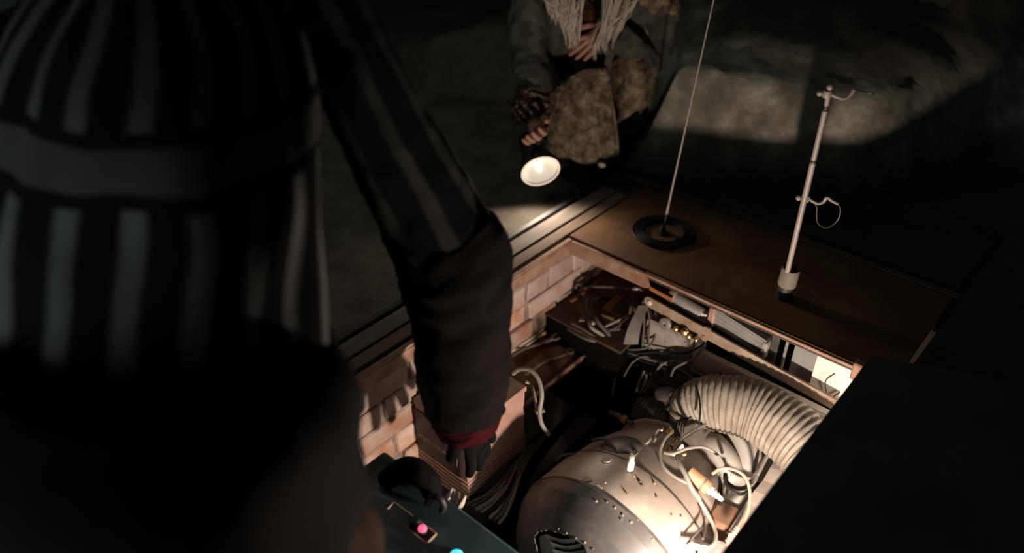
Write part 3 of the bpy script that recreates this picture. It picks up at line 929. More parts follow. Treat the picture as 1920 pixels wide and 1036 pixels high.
# straps and seam strips
for y_, dr in ((s1, .0045), (s2, .002)):
    b = MB(); rg = []
    for k in range(64):
        a = 2*math.pi*k/64
        rg.append([es(y_ + .004, a, dr - .003), es(y_ + .002, a, dr + .0006), es(y_ - .002, a, dr + .0006), es(y_ - .004, a, dr - .003)])
    rg.append(rg[0])
    b.rings(rg, True, False, False).build('seam_band', M['steel_dark'], eng)
# torn patch plate and small slots
p = on_engine(1100, 905)
for px, py, w in ((1100, 898, .010), (1121, 914, .008), (1136, 861, .012)):
    p = on_engine(px, py, .003); n = en(p)
    b = MB(); pts = []
    for k in range(9):
        a = 2*math.pi*k/9
        q = on_engine(px + w*900*math.cos(a)*(.7 + .5*random.random()), py + w*520*math.sin(a)*(.7 + .5*random.random()), .003)
        pts.append(q + en(q)*.0012)
    b.add(pts + [q - n*.003 for q in pts], [tuple(range(9)), tuple(range(17, 8, -1))] + [(i, (i+1) % 9, (i+1) % 9 + 9, i + 9) for i in range(9)])
    b.build('torn_patch', M['panel_pale'], eng, False)
p = on_engine(1196, 897, .002); q = on_engine(1203, 909, .002)
MB().tube([p + en(p)*.0006, q + en(q)*.0006], 0.0028, 8, 0, flat=(1, .4)).build('slot', M['black'], eng)
# end flange and rear cap
b = MB(); b.lathe([(er(-.19) + .002, 0), (er(-.19) + .012, .002), (er(-.19) + .012, .012), (er(-.19) + .0, .016)], ec(-.195), (0, 1, 0), 60, False)
b.build('rear_flange', M['engine_steel'], eng)
# raised dark oval lid on the shoulder of the drum
p = on_engine(1165, 832); 
MB().lathe([(0.062, -.03), (0.058, -.012), (0.050, .000), (0.036, .009), (0.018, .013), (0.002, .014)], p - en(p)*.006, en(p), 28).build('shoulder_dome', M['engine_dark'], eng)


def ew(px, py, dr):
    p = on_engine(px, py, dr)
    return p


# white connector with its wires, ignition leads (parts of the engine)
pc = on_engine(1182, 868, .022)
MB().lathe([(0.0075, 0), (0.0080, .003), (0.0080, .022), (0.0055, .024), (0.0055, .036), (0.003, .037)], pc - zz*.018, (.03, .06, 1), 14).build('white_plug', M['white'], eng)
MB().lathe([(0.006, 0), (0.0065, .006), (0.003, .008)], pc + zz*.019, (.03, .06, 1), 12).build('plug_cap', M['wire_grey'], eng)


def lead(name, pts, r, m, parent=eng):
    return MB().tube(pts, r, 8).build(name, M[m], parent)


lead('lead', [pc + zz*.026, at(1195, 843, z=-.215), at(1215, 828, z=-.205), at(1228, 812, z=-.205), at(1240, 800, z=-.21)], .0030, 'wire_grey')
lead('lead', [pc + zz*.024 + V((.004, 0, 0)), at(1200, 845, z=-.22), at(1222, 832, z=-.215), at(1233, 816, z=-.215), at(1243, 806, z=-.22)], .0026, 'wire_grey')
lead('lead', [at(1112, 825, z=-.235), at(1130, 822, z=-.21), at(1147, 835, z=-.205), at(1160, 855, z=-.205), at(1164, 872, z=-.215), at(1163, 884, z=-.22)], .0042, 'wire_dim')
lead('lead', [at(1120, 860, z=-.235), at(1130, 875, z=-.215), at(1145, 888, z=-.212), at(1160, 893, z=-.212), at(1168, 886, z=-.21), at(1166, 872, z=-.21)], .0032, 'wire_black')
lead('lead', [at(1046, 868, z=-.31), at(1048, 858, z=-.28), at(1062, 852, z=-.262), at(1090, 852, z=-.25), at(1115, 848, z=-.25), at(1130, 835, z=-.25)], .0040, 'wire_dim')
lead('lead', [at(1046, 895, z=-.33), at(1047, 880, z=-.315), at(1047, 866, z=-.30)], .0055, 'steel_dark')
lead('lead', [at(1260, 808, z=-.20), at(1245, 825, z=-.19), at(1237, 850, z=-.195), at(1245, 875, z=-.20), at(1265, 893, z=-.205), at(1288, 905, z=-.212)], .0036, 'wire_grey')
lead('lead', [at(1266, 848, z=-.20), at(1275, 870, z=-.195), at(1287, 892, z=-.20), at(1297, 915, z=-.215), at(1312, 935, z=-.235)], .0055, 'wire_grey')
lead('lead', [at(1300, 915, z=-.225), at(1310, 935, z=-.235), at(1325, 960, z=-.25), at(1338, 985, z=-.255), at(1342, 1005, z=-.25), at(1335, 1022, z=-.24), at(1315, 1028, z=-.225), at(1290, 1020, z=-.215)], .0042, 'wire_white')
lead('lead', [at(1288, 1018, z=-.222), at(1305, 1000, z=-.228), at(1318, 985, z=-.235), at(1321, 968, z=-.24)], .0022, 'wire_dim')
lead('lead', [at(1318, 1010, z=-.222), at(1322, 990, z=-.23), at(1319, 970, z=-.238), at(1312, 950, z=-.24)], .0022, 'wire_dim')
px_ = on_engine(1295, 1018, .008)
MB().lathe([(0.006, 0), (0.011, .004), (0.011, .02), (0.008, .024), (0.008, .034)], px_, RX*.9 - FY*.1 - zz*.15, 12).build('side_fitting', M['white'], eng)

# ------------------------------------------------------------------ corrugated duct
dp = [at(1300, 800, z=-.26), at(1300, 768, z=-.22), at(1322, 756, z=-.19), at(1365, 757, z=-.170), at(1420, 772, z=-.165), at(1472, 804, z=-.168), at(1520, 848, z=-.180), at(1562, 908, z=-.20), at(1590, 965, z=-.24)]
du = empty('corrugated_duct', dp[0], 'fat ribbed beige fabric duct bending under the far rail', 'duct')
NR = 40


def crr(s):
    w = 0.5 + 0.5*math.cos(2*math.pi*s*NR)
    return (0.052 + .020*min(1, s*2.2))*(0.925 + 0.085*(w**0.4))


MB().tube(dp, crr, 48, 45, disp=lambda s, a: .030*noise.noise(V((s*46, math.cos(a)*5, math.sin(a)*5))) + .016*noise.noise(V((s*90, math.cos(a)*11, math.sin(a)*11)))).build('ribbed_cloth', M['duct'], du)
MB().tube([dp[0] + V((.012, .02, -.06)), dp[0], dp[0].lerp(dp[1], .5)], lambda s: .056, 24, 5).build('cloth_sock', M['duct'], du)
# strap round the start of the duct
c = dp[1].lerp(dp[2], .35); tdir = (dp[2] - dp[1]).normalized()
MB().lathe([(0.062, -.004), (0.0645, -.003), (0.0645, .003), (0.062, .004)], c, tdir, 30, False).build('clamp_band', M['black'], du)
MB().tube([at(1305, 722, z=-.12), at(1311, 745, z=-.12), at(1313, 770, z=-.135), at(1310, 798, z=-.16)], .0022, 6).build('tie_cord', M['wire_black'], du)

# grey smooth hoses


def clear(pts, r):
    out = []
    for p in pts:
        if EY[-1] - r < p.y < EY[0] + r:
            c = ec(p.y); q = p - c; q.y = 0
            need = er(min(max(p.y, EY[-1]), EY[0])) + r + .004
            if q.length < need: p = c + q.normalized()*need + V((0, p.y - c.y, 0))
        out.append(p)
    return out


h1 = [at(1352, 800, z=-.26), at(1372, 795, z=-.225), at(1395, 822, z=-.225), at(1405, 860, z=-.245), at(1395, 895, z=-.275), at(1388, 915, z=-.31)]
o = MB().tube(clear(h1, .0285), .0285, 20, 8).build('smooth_hose', M['hose_grey']); tag(o, 'fat smooth grey hose, right of the pair below the corrugated duct', 'hose')
h2 = [at(1328, 822, z=-.27), at(1345, 840, z=-.245), at(1366, 868, z=-.25), at(1378, 905, z=-.275), at(1370, 945, z=-.31), at(1345, 990, z=-.36)]
h2 = clear(h2, .0285)
hb = empty('smooth_hose', h2[0], 'fat smooth grey hose with dark cuff, left of the pair below the corrugated duct', 'hose')
MB().tube(h2, .0285, 20, 8).build('hose_body', M['hose_grey'], hb)
d_ = (h2[1] - h2[0]).normalized()
MB().lathe([(0.030, -.016), (0.033, -.014), (0.031, -.005), (0.033, .003), (0.031, .012), (0.033, .022), (0.029, .024)], h2[0] + d_*.012, d_, 20).build('cuff', M['hose_dark'], hb)
# black hose clip loops at the elbow
tag(MB().tube([at(1360, 888, z=-.215), at(1362, 902, z=-.215), at(1378, 914, z=-.22), at(1396, 914, z=-.23), at(1408, 902, z=-.24)], .0048, 8).build('rubber_loop', M['rubber']), 'upper black rubber loop round the smooth grey hoses', 'hose')
tag(MB().tube([at(1358, 896, z=-.21), at(1366, 914, z=-.21), at(1386, 926, z=-.215), at(1404, 920, z=-.225)], .0036, 8).build('rubber_loop', M['rubber']), 'lower black rubber loop round the smooth grey hoses', 'hose')
tag(MB().tube([at(1365, 910, z=-.24), at(1361, 930, z=-.25), at(1350, 945, z=-.27), at(1336, 958, z=-.29)], .0030, 8).build('rubber_strip', M['rubber']), 'black strip running down the left grey hose', 'strip')

# dark ribbed hoses behind the drum


def ribbed(pts, r, n, lab, m='hose_dark', name='ribbed_hose'):
    pts = clear(pts, r)
    b = MB().tube(pts, lambda s: r*(0.93 + .09*(0.5 + .5*math.cos(2*math.pi*s*n))), 20, max(8, int(n*6/(len(pts) - 1))))
    return tag(b.build(name, M[m]), lab, 'hose')


ribbed([at(1205, 772, z=-.30), at(1240, 782, z=-.275), at(1272, 802, z=-.27), at(1292, 840, z=-.285)], .040, 26, 'dark finely ribbed hose behind the brass fittings, upper left of the pair')
ribbed([at(1280, 838, z=-.36), at(1312, 862, z=-.345), at(1340, 893, z=-.345), at(1345, 930, z=-.36)], .038, 22, 'brownish finely ribbed hose between the drum and the smooth hoses')
# gear-like black junction
p = at(1255, 755, z=-.24)
bx = empty('pump_body', p, 'black lumpy pump body behind the ribbed hose, left of the duct mouth', 'pump')
MB().lathe([(0.02, -.03), (0.036, -.028), (0.040, 0), (0.036, .02), (0.02, .03), (.01, .032)], p, RX*.7 + FY*.5 + zz*.2, 20).build('casing', M['steel_dark'], bx)
MB().lathe([(0.014, 0), (0.018, .004), (0.018, .016), (0.010, .02)], p + V((-.01, -.02, .028)), (0, -.3, 1), 14).build('cap', M['steel_dark'], bx)
for dx in (-.03, 0, .03):
    MB().lathe([(0.005, 0), (0.005, .008), (0.003, .009)], p + RX*dx + zz*.034 - FY*.01, (0, -.2, 1), 8).build('bolt', M['steel'], bx)

# spark plug fitting left
p = at(1143, 770, z=-.25); q = at(1196, 800, z=-.25)
sp = empty('spark_plug', p, 'ribbed spark plug with a brass nut lying in the dark left of the ribbed hose', 'plug')
d_ = (q - p).normalized()
MB().lathe([(0.003, 0), (0.006, .003), (0.0045, .006), (0.0065, .009), (0.0045, .012), (0.0065, .015), (0.0045, .018), (0.007, .022), (0.007, .036)], p, d_, 12).build('insulator', M['wire_dim'], sp)
MB().lathe([(0.008, .036), (0.0105, .038), (0.0105, .048), (0.008, .050)], p, d_, 6).build('nut', M['brass'], sp)
MB().lathe([(0.006, .05), (0.006, .066), (.002, .068)], p, d_, 10).build('thread', M['steel_dark'], sp)
# brass cluster
cl = empty('fitting_cluster', at(1258, 845, z=-.24), 'cluster of small brass and steel pipe fittings at the top of the drum', 'fittings')
random.seed(11)
for px, py, z, m_ in ((1257, 838, -.215, 'steel_dark'), (1266, 826, -.21, 'brass'), (1252, 842, -.205, 'brass'), (1262, 850, -.20, 'white'), (1275, 836, -.21, 'white'), (1270, 844, -.205, 'steel'), (1258, 832, -.205, 'steel'),
                      (1283, 850, -.215, 'brass'), (1240, 804, -.21, 'brass'), (1256, 809, -.20, 'brass'), (1248, 834, -.21, 'steel'), (1272, 862, -.205, 'white')):
    c = at(px, py, z=z); r = random.uniform(.0045, .0075)
    MB().lathe([(r*.6, -.006), (r, -.004), (r, .003), (r*.65, .004), (r*.65, .010), (r*.2, .011)], c, V((random.uniform(-.8, .8), random.uniform(-1, 0), random.uniform(.2, 1))), 8).build('fitting', M[m_], cl)
tag(MB().tube([at(1268, 842, z=-.20), at(1280, 822, z=-.19), at(1300, 808, z=-.19), at(1320, 797, z=-.195), at(1332, 790, z=-.2)], .0040, 8).build('fuel_line', M['wire_grey']), 'grey line curving from the brass fittings up to the duct', 'pipe')
tag(MB().tube([at(1245, 848, z=-.20), at(1262, 850, z=-.195), at(1290, 840, z=-.185), at(1320, 838, z=-.185), at(1345, 852, z=-.195), at(1357, 872, z=-.21)], .0036, 8).build('fuel_line', M['wire_grey']), 'grey line arching over the brownish ribbed hose', 'pipe')
# orange cylinder with end fitting
p = at(1292, 884, z=-.225); q = at(1330, 916, z=-.235); d_ = (q - p).normalized(); L = (q - p).length
oc = empty('fuel_filter', p, 'orange and pale cylinder with a stepped white nozzle beside the drum', 'filter')
MB().lathe([(0.012, 0), (0.0165, .002), (0.0165, L*.9), (0.015, L)], p, d_, 20).build('cylinder', M['orange_pipe'], oc)
MB().lathe([(0.0172, L*.72), (0.0172, L*.80)], p, d_, 20, False).build('band', M['steel'], oc)
MB().lathe([(0.009, L), (0.011, L + .002), (0.011, L + .008), (0.007, L + .009), (0.009, L + .013), (0.007, L + .017), (0.008, L + .021), (0.006, L + .025), (0.006, L + .032), (0.003, L + .036)], p, d_, 12).build('nozzle', M['white'], oc)
# copper brake pipe
tag(MB().tube([at(1335, 888, z=-.19), at(1352, 878, z=-.18), at(1375, 879, z=-.175), at(1396, 892, z=-.18), at(1405, 915, z=-.195), at(1405, 945, z=-.215), at(1396, 975, z=-.23), at(1380, 1000, z=-.24), at(1362, 1022, z=-.25)], .0034, 8).build('copper_pipe', M['wire_copper']), 'thin pinkish copper pipe looping over the smooth hoses to the cover edge', 'pipe')
p = at(1384, 990, z=-.205); q = at(1366, 1015, z=-.215)
MBx = MB()
cp = []
dd = (q - p); sd = dd.normalized().cross(zz).normalized(); ud = sd.cross(dd.normalized())
for i in range(49):
    a = 2*math.pi*i/8; cp.append(p + dd*(i/48) + sd*.0055*math.cos(a) + ud*.0055*math.sin(a))
tag(MBx.tube(cp, .0018, 6, 0).build('coil_spring', M['wire_copper']), 'small copper coil spring at the edge of the dark cover', 'spring')
# rusty blocks and rods under the cover edge
c = at(1368, 985, z=-.30)
tag(MB().box(c - V((.045, .035, .05)), c + V((.035, .035, .03)), Matrix.Rotation(.15, 3, 'Z'), bev=.008, jit=.002).build('rusty_block', M['rust_block']), 'rounded brown rusty block right of the drum', 'block')
c = at(1385, 945, z=-.34)
tag(MB().box(c - V((.05, .03, .05)), c + V((.03, .03, .03)), Matrix.Rotation(.1, 3, 'Z'), bev=.006, jit=.002).build('rusty_block', M['rust_block']), 'brown rusty block further back, under the smooth grey hose', 'block')
c = at(1338, 1036, z=-.27)
tag(MB().box(c - V((.030, .028, .06)), c + V((.030, .028, .02)), Matrix.Rotation(.3, 3, 'Z'), bev=.008, jit=.002).build('pale_block', M['block_grey']), 'pale stone coloured block at the lower edge right of the drum', 'block')
# long frame beam at the right side, beneath the cover's edge
bm0 = at(1500, 850, z=-.26); bm1 = at(1395, 1010, z=-.26)
bmn = empty('frame_beam', bm1, 'pale dented sheet metal beam along the right side of the drum', 'beam')
b = MB(); rg = []
for k in range(8):
    c = bm0.lerp(bm1, k/7) + V((random.uniform(-.003, .003), 0, random.uniform(-.003, .003)))
    rg.append([c + V((-.035, 0, 0)), c + V((.02, 0, .012)), c + V((.06, 0, .012)), c + V((.06, 0, -.1)), c + V((-.030, 0, -.1))])
b.rings(rg).build('beam', M['panel_pale'], bmn, False)
MB().tube([at(1440, 850, z=-.22), at(1425, 880, z=-.225), at(1410, 905, z=-.23)], .0045, 8, 4).build('control_rod', M['steel'], bmn)
MB().tube([at(1418, 812, z=-.21), at(1420, 850, z=-.22), at(1412, 885, z=-.23)], .004, 8, 4).build('cable_sheath', M['rubber'], bmn)
MB().tube([at(1450, 838, z=-.215), at(1436, 860, z=-.22), at(1420, 890, z=-.225)], .0035, 8, 4).build('control_rod', M['wire_white'], bmn)

# ------------------------------------------------------------------ wiring
hn = empty('wiring_harness', at(1140, 635, z=-.25), 'tangle of grey and black wires spilling from the rusty tank to the valve block', 'wires')
WL = [
    ([(1085, 545, -.165), (1105, 538, -.15), (1150, 538, -.13), (1190, 541, -.11), (1208, 540, -.075)], .0034, 'wire_dim'),
    ([(1060, 612, -.20), (1085, 628, -.19), (1105, 637, -.19), (1125, 640, -.195)], .0045, 'wire_dim'),
    ([(1072, 606, -.175), (1095, 618, -.175), (1120, 634, -.185)], .0035, 'wire_dim'),
    ([(1105, 604, -.16), (1110, 615, -.16), (1130, 628, -.18), (1150, 645, -.21)], .0050, 'wire_grey'),
    ([(1116, 596, -.15), (1125, 608, -.155), (1140, 625, -.175), (1155, 645, -.21)], .0050, 'wire_dim'),
    ([(1135, 612, -.15), (1160, 600, -.145), (1180, 590, -.14)], .0032, 'wire_grey'),
    ([(1140, 622, -.155), (1165, 608, -.15), (1178, 598, -.145), (1186, 585, -.14)], .0028, 'wire_dim'),
    ([(1150, 640, -.20), (1170, 652, -.20), (1190, 655, -.19), (1215, 650, -.175), (1228, 630, -.155), (1232, 605, -.13), (1228, 580, -.11)], .0030, 'wire_dim'),
    ([(1160, 650, -.21), (1190, 662, -.20), (1225, 660, -.185), (1265, 662, -.165), (1290, 660, -.15), (1315, 648, -.13), (1322, 640, -.12)], .0026, 'wire_black'),
    ([(1165, 655, -.215), (1200, 668, -.205), (1240, 680, -.195), (1270, 690, -.185), (1300, 708, -.18)], .0034, 'wire_dim'),
    ([(1170, 662, -.22), (1205, 676, -.21), (1245, 690, -.20), (1285, 700, -.19), (1318, 706, -.18)], .0040, 'wire_black'),
    ([(1195, 660, -.21), (1225, 672, -.20), (1255, 682, -.19), (1270, 684, -.185)], .0030, 'wire_dim'),
    ([(1258, 705, -.18), (1265, 690, -.165), (1280, 682, -.15), (1300, 672, -.14), (1320, 650, -.125)], .0032, 'wire_dim'),
    ([(1205, 565, -.08), (1208, 595, -.11), (1206, 630, -.15), (1204, 655, -.19)], .0028, 'wire_dim'),
    ([(1212, 568, -.085), (1218, 600, -.12), (1216, 630, -.15), (1218, 655, -.185)], .0024, 'wire_dim'),
    ([(1218, 570, -.085), (1224, 600, -.12), (1240, 618, -.13)], .0022, 'wire_black'),
    ([(1170, 705, -.24), (1185, 680, -.22), (1205, 668, -.20), (1220, 672, -.20)], .0026, 'wire_dim'),
    ([(1150, 650, -.22), (1156, 670, -.24), (1155, 700, -.27), (1148, 740, -.30)], .0026, 'wire_dim'),
    ([(1193, 735, -.27), (1197, 720, -.25), (1203, 706, -.235), (1208, 695, -.22)], .0034, 'wire_dim'),
    ([(1200, 738, -.27), (1206, 724, -.25), (1211, 712, -.235), (1213, 700, -.22)], .0034, 'wire_dim'),
    ([(1207, 735, -.265), (1216, 722, -.25), (1222, 710, -.235), (1220, 700, -.22)], .0040, 'wire_grey'),
    ([(1138, 668, -.25), (1148, 650, -.23), (1152, 640, -.22)], .0028, 'wire_dim'),
    ([(1088, 672, -.26), (1110, 658, -.25), (1128, 645, -.23)], .0024, 'wire_dim'),
    ([(1120, 700, -.30), (1160, 690, -.28), (1205, 700, -.26), (1240, 720, -.24), (1262, 735, -.235)], .0060, 'wire_black'),
    ([(1105, 735, -.33), (1150, 722, -.31), (1200, 724, -.28), (1235, 742, -.25)], .0050, 'wire_black'),
    ([(1165, 690, -.26), (1200, 684, -.23), (1232, 694, -.21), (1262, 712, -.20), (1290, 716, -.19)], .0042, 'wire_black'),
    ([(1185, 752, -.30), (1205, 740, -.27), (1228, 736, -.25), (1250, 748, -.22)], .0050, 'wire_black'),
    ([(1130, 690, -.28), (1138, 668, -.25), (1146, 650, -.22)], .0035, 'wire_black'),
    ([(1080, 700, -.29), (1110, 676, -.27), (1140, 655, -.24)], .0040, 'wire_black'),
    ([(1228, 700, -.21), (1240, 684, -.19), (1262, 676, -.175), (1290, 684, -.165), (1325, 700, -.16)], .0030, 'wire_dim'),
    ([(1300, 660, -.13), (1302, 642, -.12), (1306, 632, -.11)], .0020, 'wire_black'),
]
for pts, r, m_ in WL:
    MB().tube([at(px, py, z=z) for px, py, z in pts], r, 7).build('wire', M[m_], hn)
for px, py, z in ((1112, 605, -.15), (1147, 642, -.20), (1152, 638, -.2)):
    c = at(px, py, z=z)
    MB().lathe([(0.004, -.008), (0.0055, -.006), (0.0055, .006), (0.004, .008)], c, (.5, -.6, .3), 10).build('connector', M['wire_grey'], hn)
p = at(1208, 541, z=-.073); d_ = (at(1208, 541, z=-.07) - at(1180, 541, z=-.08)).normalized()
MB().lathe([(0.004, -.03), (0.0055, -.028), (0.0055, -.018), (0.004, -.016), (0.007, -.010), (0.007, .0), (0.0045, .002), (0.0045, .01)], p, d_, 10).build('hose_fitting', M['steel'], hn)
c = at(1090, 600, z=-.165)
for k in range(4):
    pass
b = MB()
pt = []
for k in range(8):
    a = 2*math.pi*k/8; r = .010 if k % 2 == 0 else .0055
    pt.append(c + V((r*math.cos(a), r*math.sin(a), 0)))
b.add(pt + [q + zz*.006 for q in pt], [tuple(range(7, -1, -1)), tuple(range(8, 16))] + [(i, (i+1) % 8, (i+1) % 8 + 8, i + 8) for i in range(8)])
tag(b.build('star_knob', M['tool'], smooth=False), 'small star shaped metal knob on the rusty tank beside the hose ring', 'knob')

# bundle of cables at the battery's foot
cbn = empty('cable_bundle', at(930, 950, z=-.36), 'bundle of pale cables curving past the foot of the battery', 'cables')
for k in range(9):
    o1 = k*4.2
    pts = [at(868 + o1*2.0, 938 + o1*1.25, z=-.375), at(905 + o1*1.3, 922 + o1*1.2, z=-.355 + .004*(k % 2)), at(938 + o1*.75, 897 + o1*.95, z=-.345 + .004*(k % 3)), at(962 + o1*.45, 866 + o1*.6, z=-.355), at(985 + o1*.3, 838 + o1*.4, z=-.375), at(1030, 800 + o1*.3, z=-.42)]
    MB().tube(pts, .0042 if k % 3 else .0050, 7).build('cable', M[('wire_black', 'wire_dim', 'wire_dim', 'wire_grey')[k % 4] if k < 4 else ('wire_grey', 'wire_black', 'wire_grey', 'wire_dim')[k % 4]], cbn)
for k in range(5):
    pts = [at(905 + 12*k, 985, z=-.42), at(945 + 9*k, 925 - 3*k, z=-.41), at(990 + 8*k, 865 - 4*k, z=-.42), at(1045 + 9*k, 800 - 5*k, z=-.44), at(1110 + 8*k, 735, z=-.47)]
    MB().tube(pts, .005, 7).build('cable', M['wire_black'], cbn)

# ------------------------------------------------------------------ control box with lamp, bottom left
zt_ = -0.150
cbx = empty('control_box', (0.40, -0.85, -0.5), 'dark teal control box with a lit pink lamp in a framed panel', 'control box')
MB().box((0.075, -0.962, -0.45), (0.72, -0.735, zt_), bev=0.006).build('case', M['teal'], cbx, False)
cs = [at(723, 958, z=zt_), at(739, 942, z=zt_), at(818, 1001, z=zt_), at(800, 1020, z=zt_)]
for i in range(4):
    a, c = cs[i], cs[(i+1) % 4]
    MB().tube([a + zz*.001, c + zz*.001], 0.0019, 4, 0).build('panel_frame', M['device_line'], cbx, False)
lp = at(792, 991, z=zt_ + .008)
MB().lathe([(0.0095, -.009), (0.0095, -.002), (0.0085, 0)], lp, zz, 16).build('lamp_bezel', M['black'], cbx)
MB().ball(lp, 0.0088, 8).build('pink_lamp', M['led_red'], cbx, label='lit pink indicator lamp')
c = at(777, 981, z=zt_)
MB().lathe([(0.011, 0), (0.011, .010), (0.009, .012)], c, zz, 16).build('knob', M['black'], cbx)
g = [c_.lerp(lp, .0) for c_ in ()]
b = MB(); q = [at(786, 992, z=zt_), at(799, 980, z=zt_), at(816, 1000, z=zt_), at(801, 1016, z=zt_)]
b.add([p + zz*.0006 for p in q], [(0, 1, 2, 3)]).add([p - zz*.001 for p in q], [(3, 2, 1, 0)])
b.build('switch_plate', M['black'], cbx, False)
cy_ = at(856, 1042, z=zt_ + .004)
MB().lathe([(0.0155, -.004), (0.0155, .002), (0.0135, .004)], cy_, zz, 20).build('lamp_bezel', M['black'], cbx)
MB().ball(cy_ + zz*.002, 0.0130, 8, (1, 1, .5)).build('cyan_lamp', M['led_cyan'], cbx, label='lit cyan indicator lamp')
MB().lathe([(0.0035, 0), (0.003, .003)], at(724, 944, z=zt_), zz, 8).build('screw', M['steel_dark'], cbx)
for k, (px, py) in enumerate(((812, 893), (818, 906), (842, 928), (850, 926), (857, 934), (866, 942), (798, 880))):
    p = at(px, py, y=-0.728)
    MB().lathe([(0.004, -.012), (0.0055, -.008), (0.0055, .0), (0.002, .010 + .004*(k % 3))], p, V((.2*(k % 3 - 1), .5, 1)), 6).build('terminal_lug', M['white'] if k < 6 else M['steel_dark'], cbx, False)
hump = [at(722, 905, z=-.15), at(745, 885, z=-.125), at(775, 882, z=-.10), at(800, 900, z=-.11), at(812, 925, z=-.14)]
hb_ = tag(MB().tube(hump, lambda s: .027*(.75 + .25*math.sin(math.pi*s)), 16, 8, disp=lambda s, a: .12*noise.noise(V((s*7, math.cos(a)*1.5, math.sin(a)*1.5)))).build('black_bag', M['glove']), 'black crumpled cloth bag lying on the back edge of the control box', 'bag')
tag(MB().tube([at(800, 945, z=-.14), at(812, 930, z=-.115), at(826, 935, z=-.115), at(832, 948, z=-.13), at(828, 958, z=-.144)], .007, 10).build('black_hose', M['rubber']), 'short black hose loop on the control box beside the bag', 'hose')

# ------------------------------------------------------------------ the hand lamp
lampo = empty('hand_lamp', LAMP, 'round lit hand lamp held close to the ground by the white haired person', 'lamp')
MB().lathe([(0.050, .000), (0.057, .004), (0.0585, .002), (0.0585, -.006), (0.055, -.018), (0.040, -.055), (0.034, -.062), (0.034, -.125), (0.030, -.132), (0.0, -.133)], LAMP, LAMP_DIR, 40, False).build('housing', M['black'], lampo)
MB().lathe([(0.0545, .001), (0.047, -.012), (0.034, -.026), (0.016, -.036), (0.004, -.038)], LAMP, LAMP_DIR, 40, False).build('reflector', M['reflector'], lampo)
MB().lathe([(0.0565, .0035), (0.050, .0045), (0.052, .002)], LAMP, LAMP_DIR, 40, False).build('bezel_ring', M['lens'], lampo)
MB().ball(LAMP - LAMP_DIR*.022, 0.0085, 8).build('bulb', M['bulb'], lampo)
hu = (zz - LAMP_DIR*LAMP_DIR.z).normalized()
hp = LAMP - LAMP_DIR*.07
MB().tube([hp + hu*.038 + LAMP_DIR*.02, hp + hu*.072 + LAMP_DIR*.015, hp + hu*.080 - LAMP_DIR*.02, hp + hu*.072 - LAMP_DIR*.055, hp + hu*.035 - LAMP_DIR*.06], .008, 10).build('handle', M['black'], lampo)

# ------------------------------------------------------------------ people


def skin_body(name, joints, edges, m, parent, sub=2):
    """joints: name -> (pos, radius); one continuous skinned surface"""
    names = list(joints); idx = {n: i for i, n in enumerate(names)}
    org = ORG[parent.name]
    me = bpy.data.meshes.new(name)
    me.from_pydata([V(joints[n][0]) - org for n in names], [(idx[a], idx[c]) for a, c in edges], [])
    o = bpy.data.objects.new(name, me); put(o, parent)
    md = o.modifiers.new('skin', 'SKIN'); md.use_smooth_shade = True
    for i, n in enumerate(names):
        sv = me.skin_vertices[0].data[i]; r = joints[n][1]
        sv.radius = (r, r) if not isinstance(r, tuple) else r
        sv.use_root = (i == 0)
    ss = o.modifiers.new('sub', 'SUBSURF'); ss.levels = sub; ss.render_levels = sub
    dg = bpy.context.evaluated_depsgraph_get()
    me2 = bpy.data.meshes.new_from_object(o.evaluated_get(dg))
    me2.name = name
    o.modifiers.clear(); o.data = me2
    me2.materials.clear(); me2.materials.append(m)
    for p in me2.polygons: p.use_smooth = True
    return o


def hand(prefix, wrist, d, palm_n, side, size, curl, spread=0.16, thumb=1.0):
    """skeleton of a hand as joints/edges: d = direction of the fingers, palm_n = out of the palm, side = towards the thumb"""
    J = {}; E = []
    d = V(d).normalized(); palm_n = V(palm_n); palm_n = (palm_n - d*palm_n.dot(d)).normalized(); side = V(side); side = (side - d*side.dot(d) - palm_n*side.dot(palm_n)).normalized()
    k = size/0.19
    J[prefix + 'wrist'] = (wrist, .021*k)
    J[prefix + 'palm'] = (wrist + d*.050*k, (.030*k))
    E.append((prefix + 'wrist', prefix + 'palm'))
    lens = (.070, .078, .073, .058)
    for f in range(4):
        off = (1.5 - f)*.0195*k
        base = wrist + d*(.094 - .004*abs(f - 1))*k + side*off
        dirf = (d + side*(1.5 - f)*spread).normalized()
        J[f'{prefix}k{f}'] = (base, .0100*k)
        E.append((prefix + 'palm', f'{prefix}k{f}'))
        p = base; c = 0; prev = f'{prefix}k{f}'
        for s, (fr_, cu) in enumerate(((.45, .55), (.30, 1.1), (.25, .8))):
            c += curl*cu
            dv = dirf*math.cos(c) + palm_n*math.sin(c)
            p = p + dv*lens[f]*fr_*k
            J[f'{prefix}f{f}{s}'] = (p, (.0092 - .0012*s)*k)
            E.append((prev, f'{prefix}f{f}{s}')); prev = f'{prefix}f{f}{s}'
    b0 = wrist + d*.028*k + side*.022*k
    b1 = b0 + (side*.75 + d*.75 + palm_n*.25*thumb).normalized()*.034*k
    b2 = b1 + (side*.35 + d*.9 + palm_n*.45*thumb).normalized()*.030*k
    b3 = b2 + (side*.05 + d*.9 + palm_n*.6*thumb).normalized()*.024*k
    J[prefix + 't0'] = (b0, .0140*k); J[prefix + 't1'] = (b1, .0115*k); J[prefix + 't2'] = (b2, .0100*k); J[prefix + 't3'] = (b3, .0080*k)
    E += [(prefix + 'palm', prefix + 't0'), (prefix + 't0', prefix + 't1'), (prefix + 't1', prefix + 't2'), (prefix + 't2', prefix + 't3')]
    return J, E


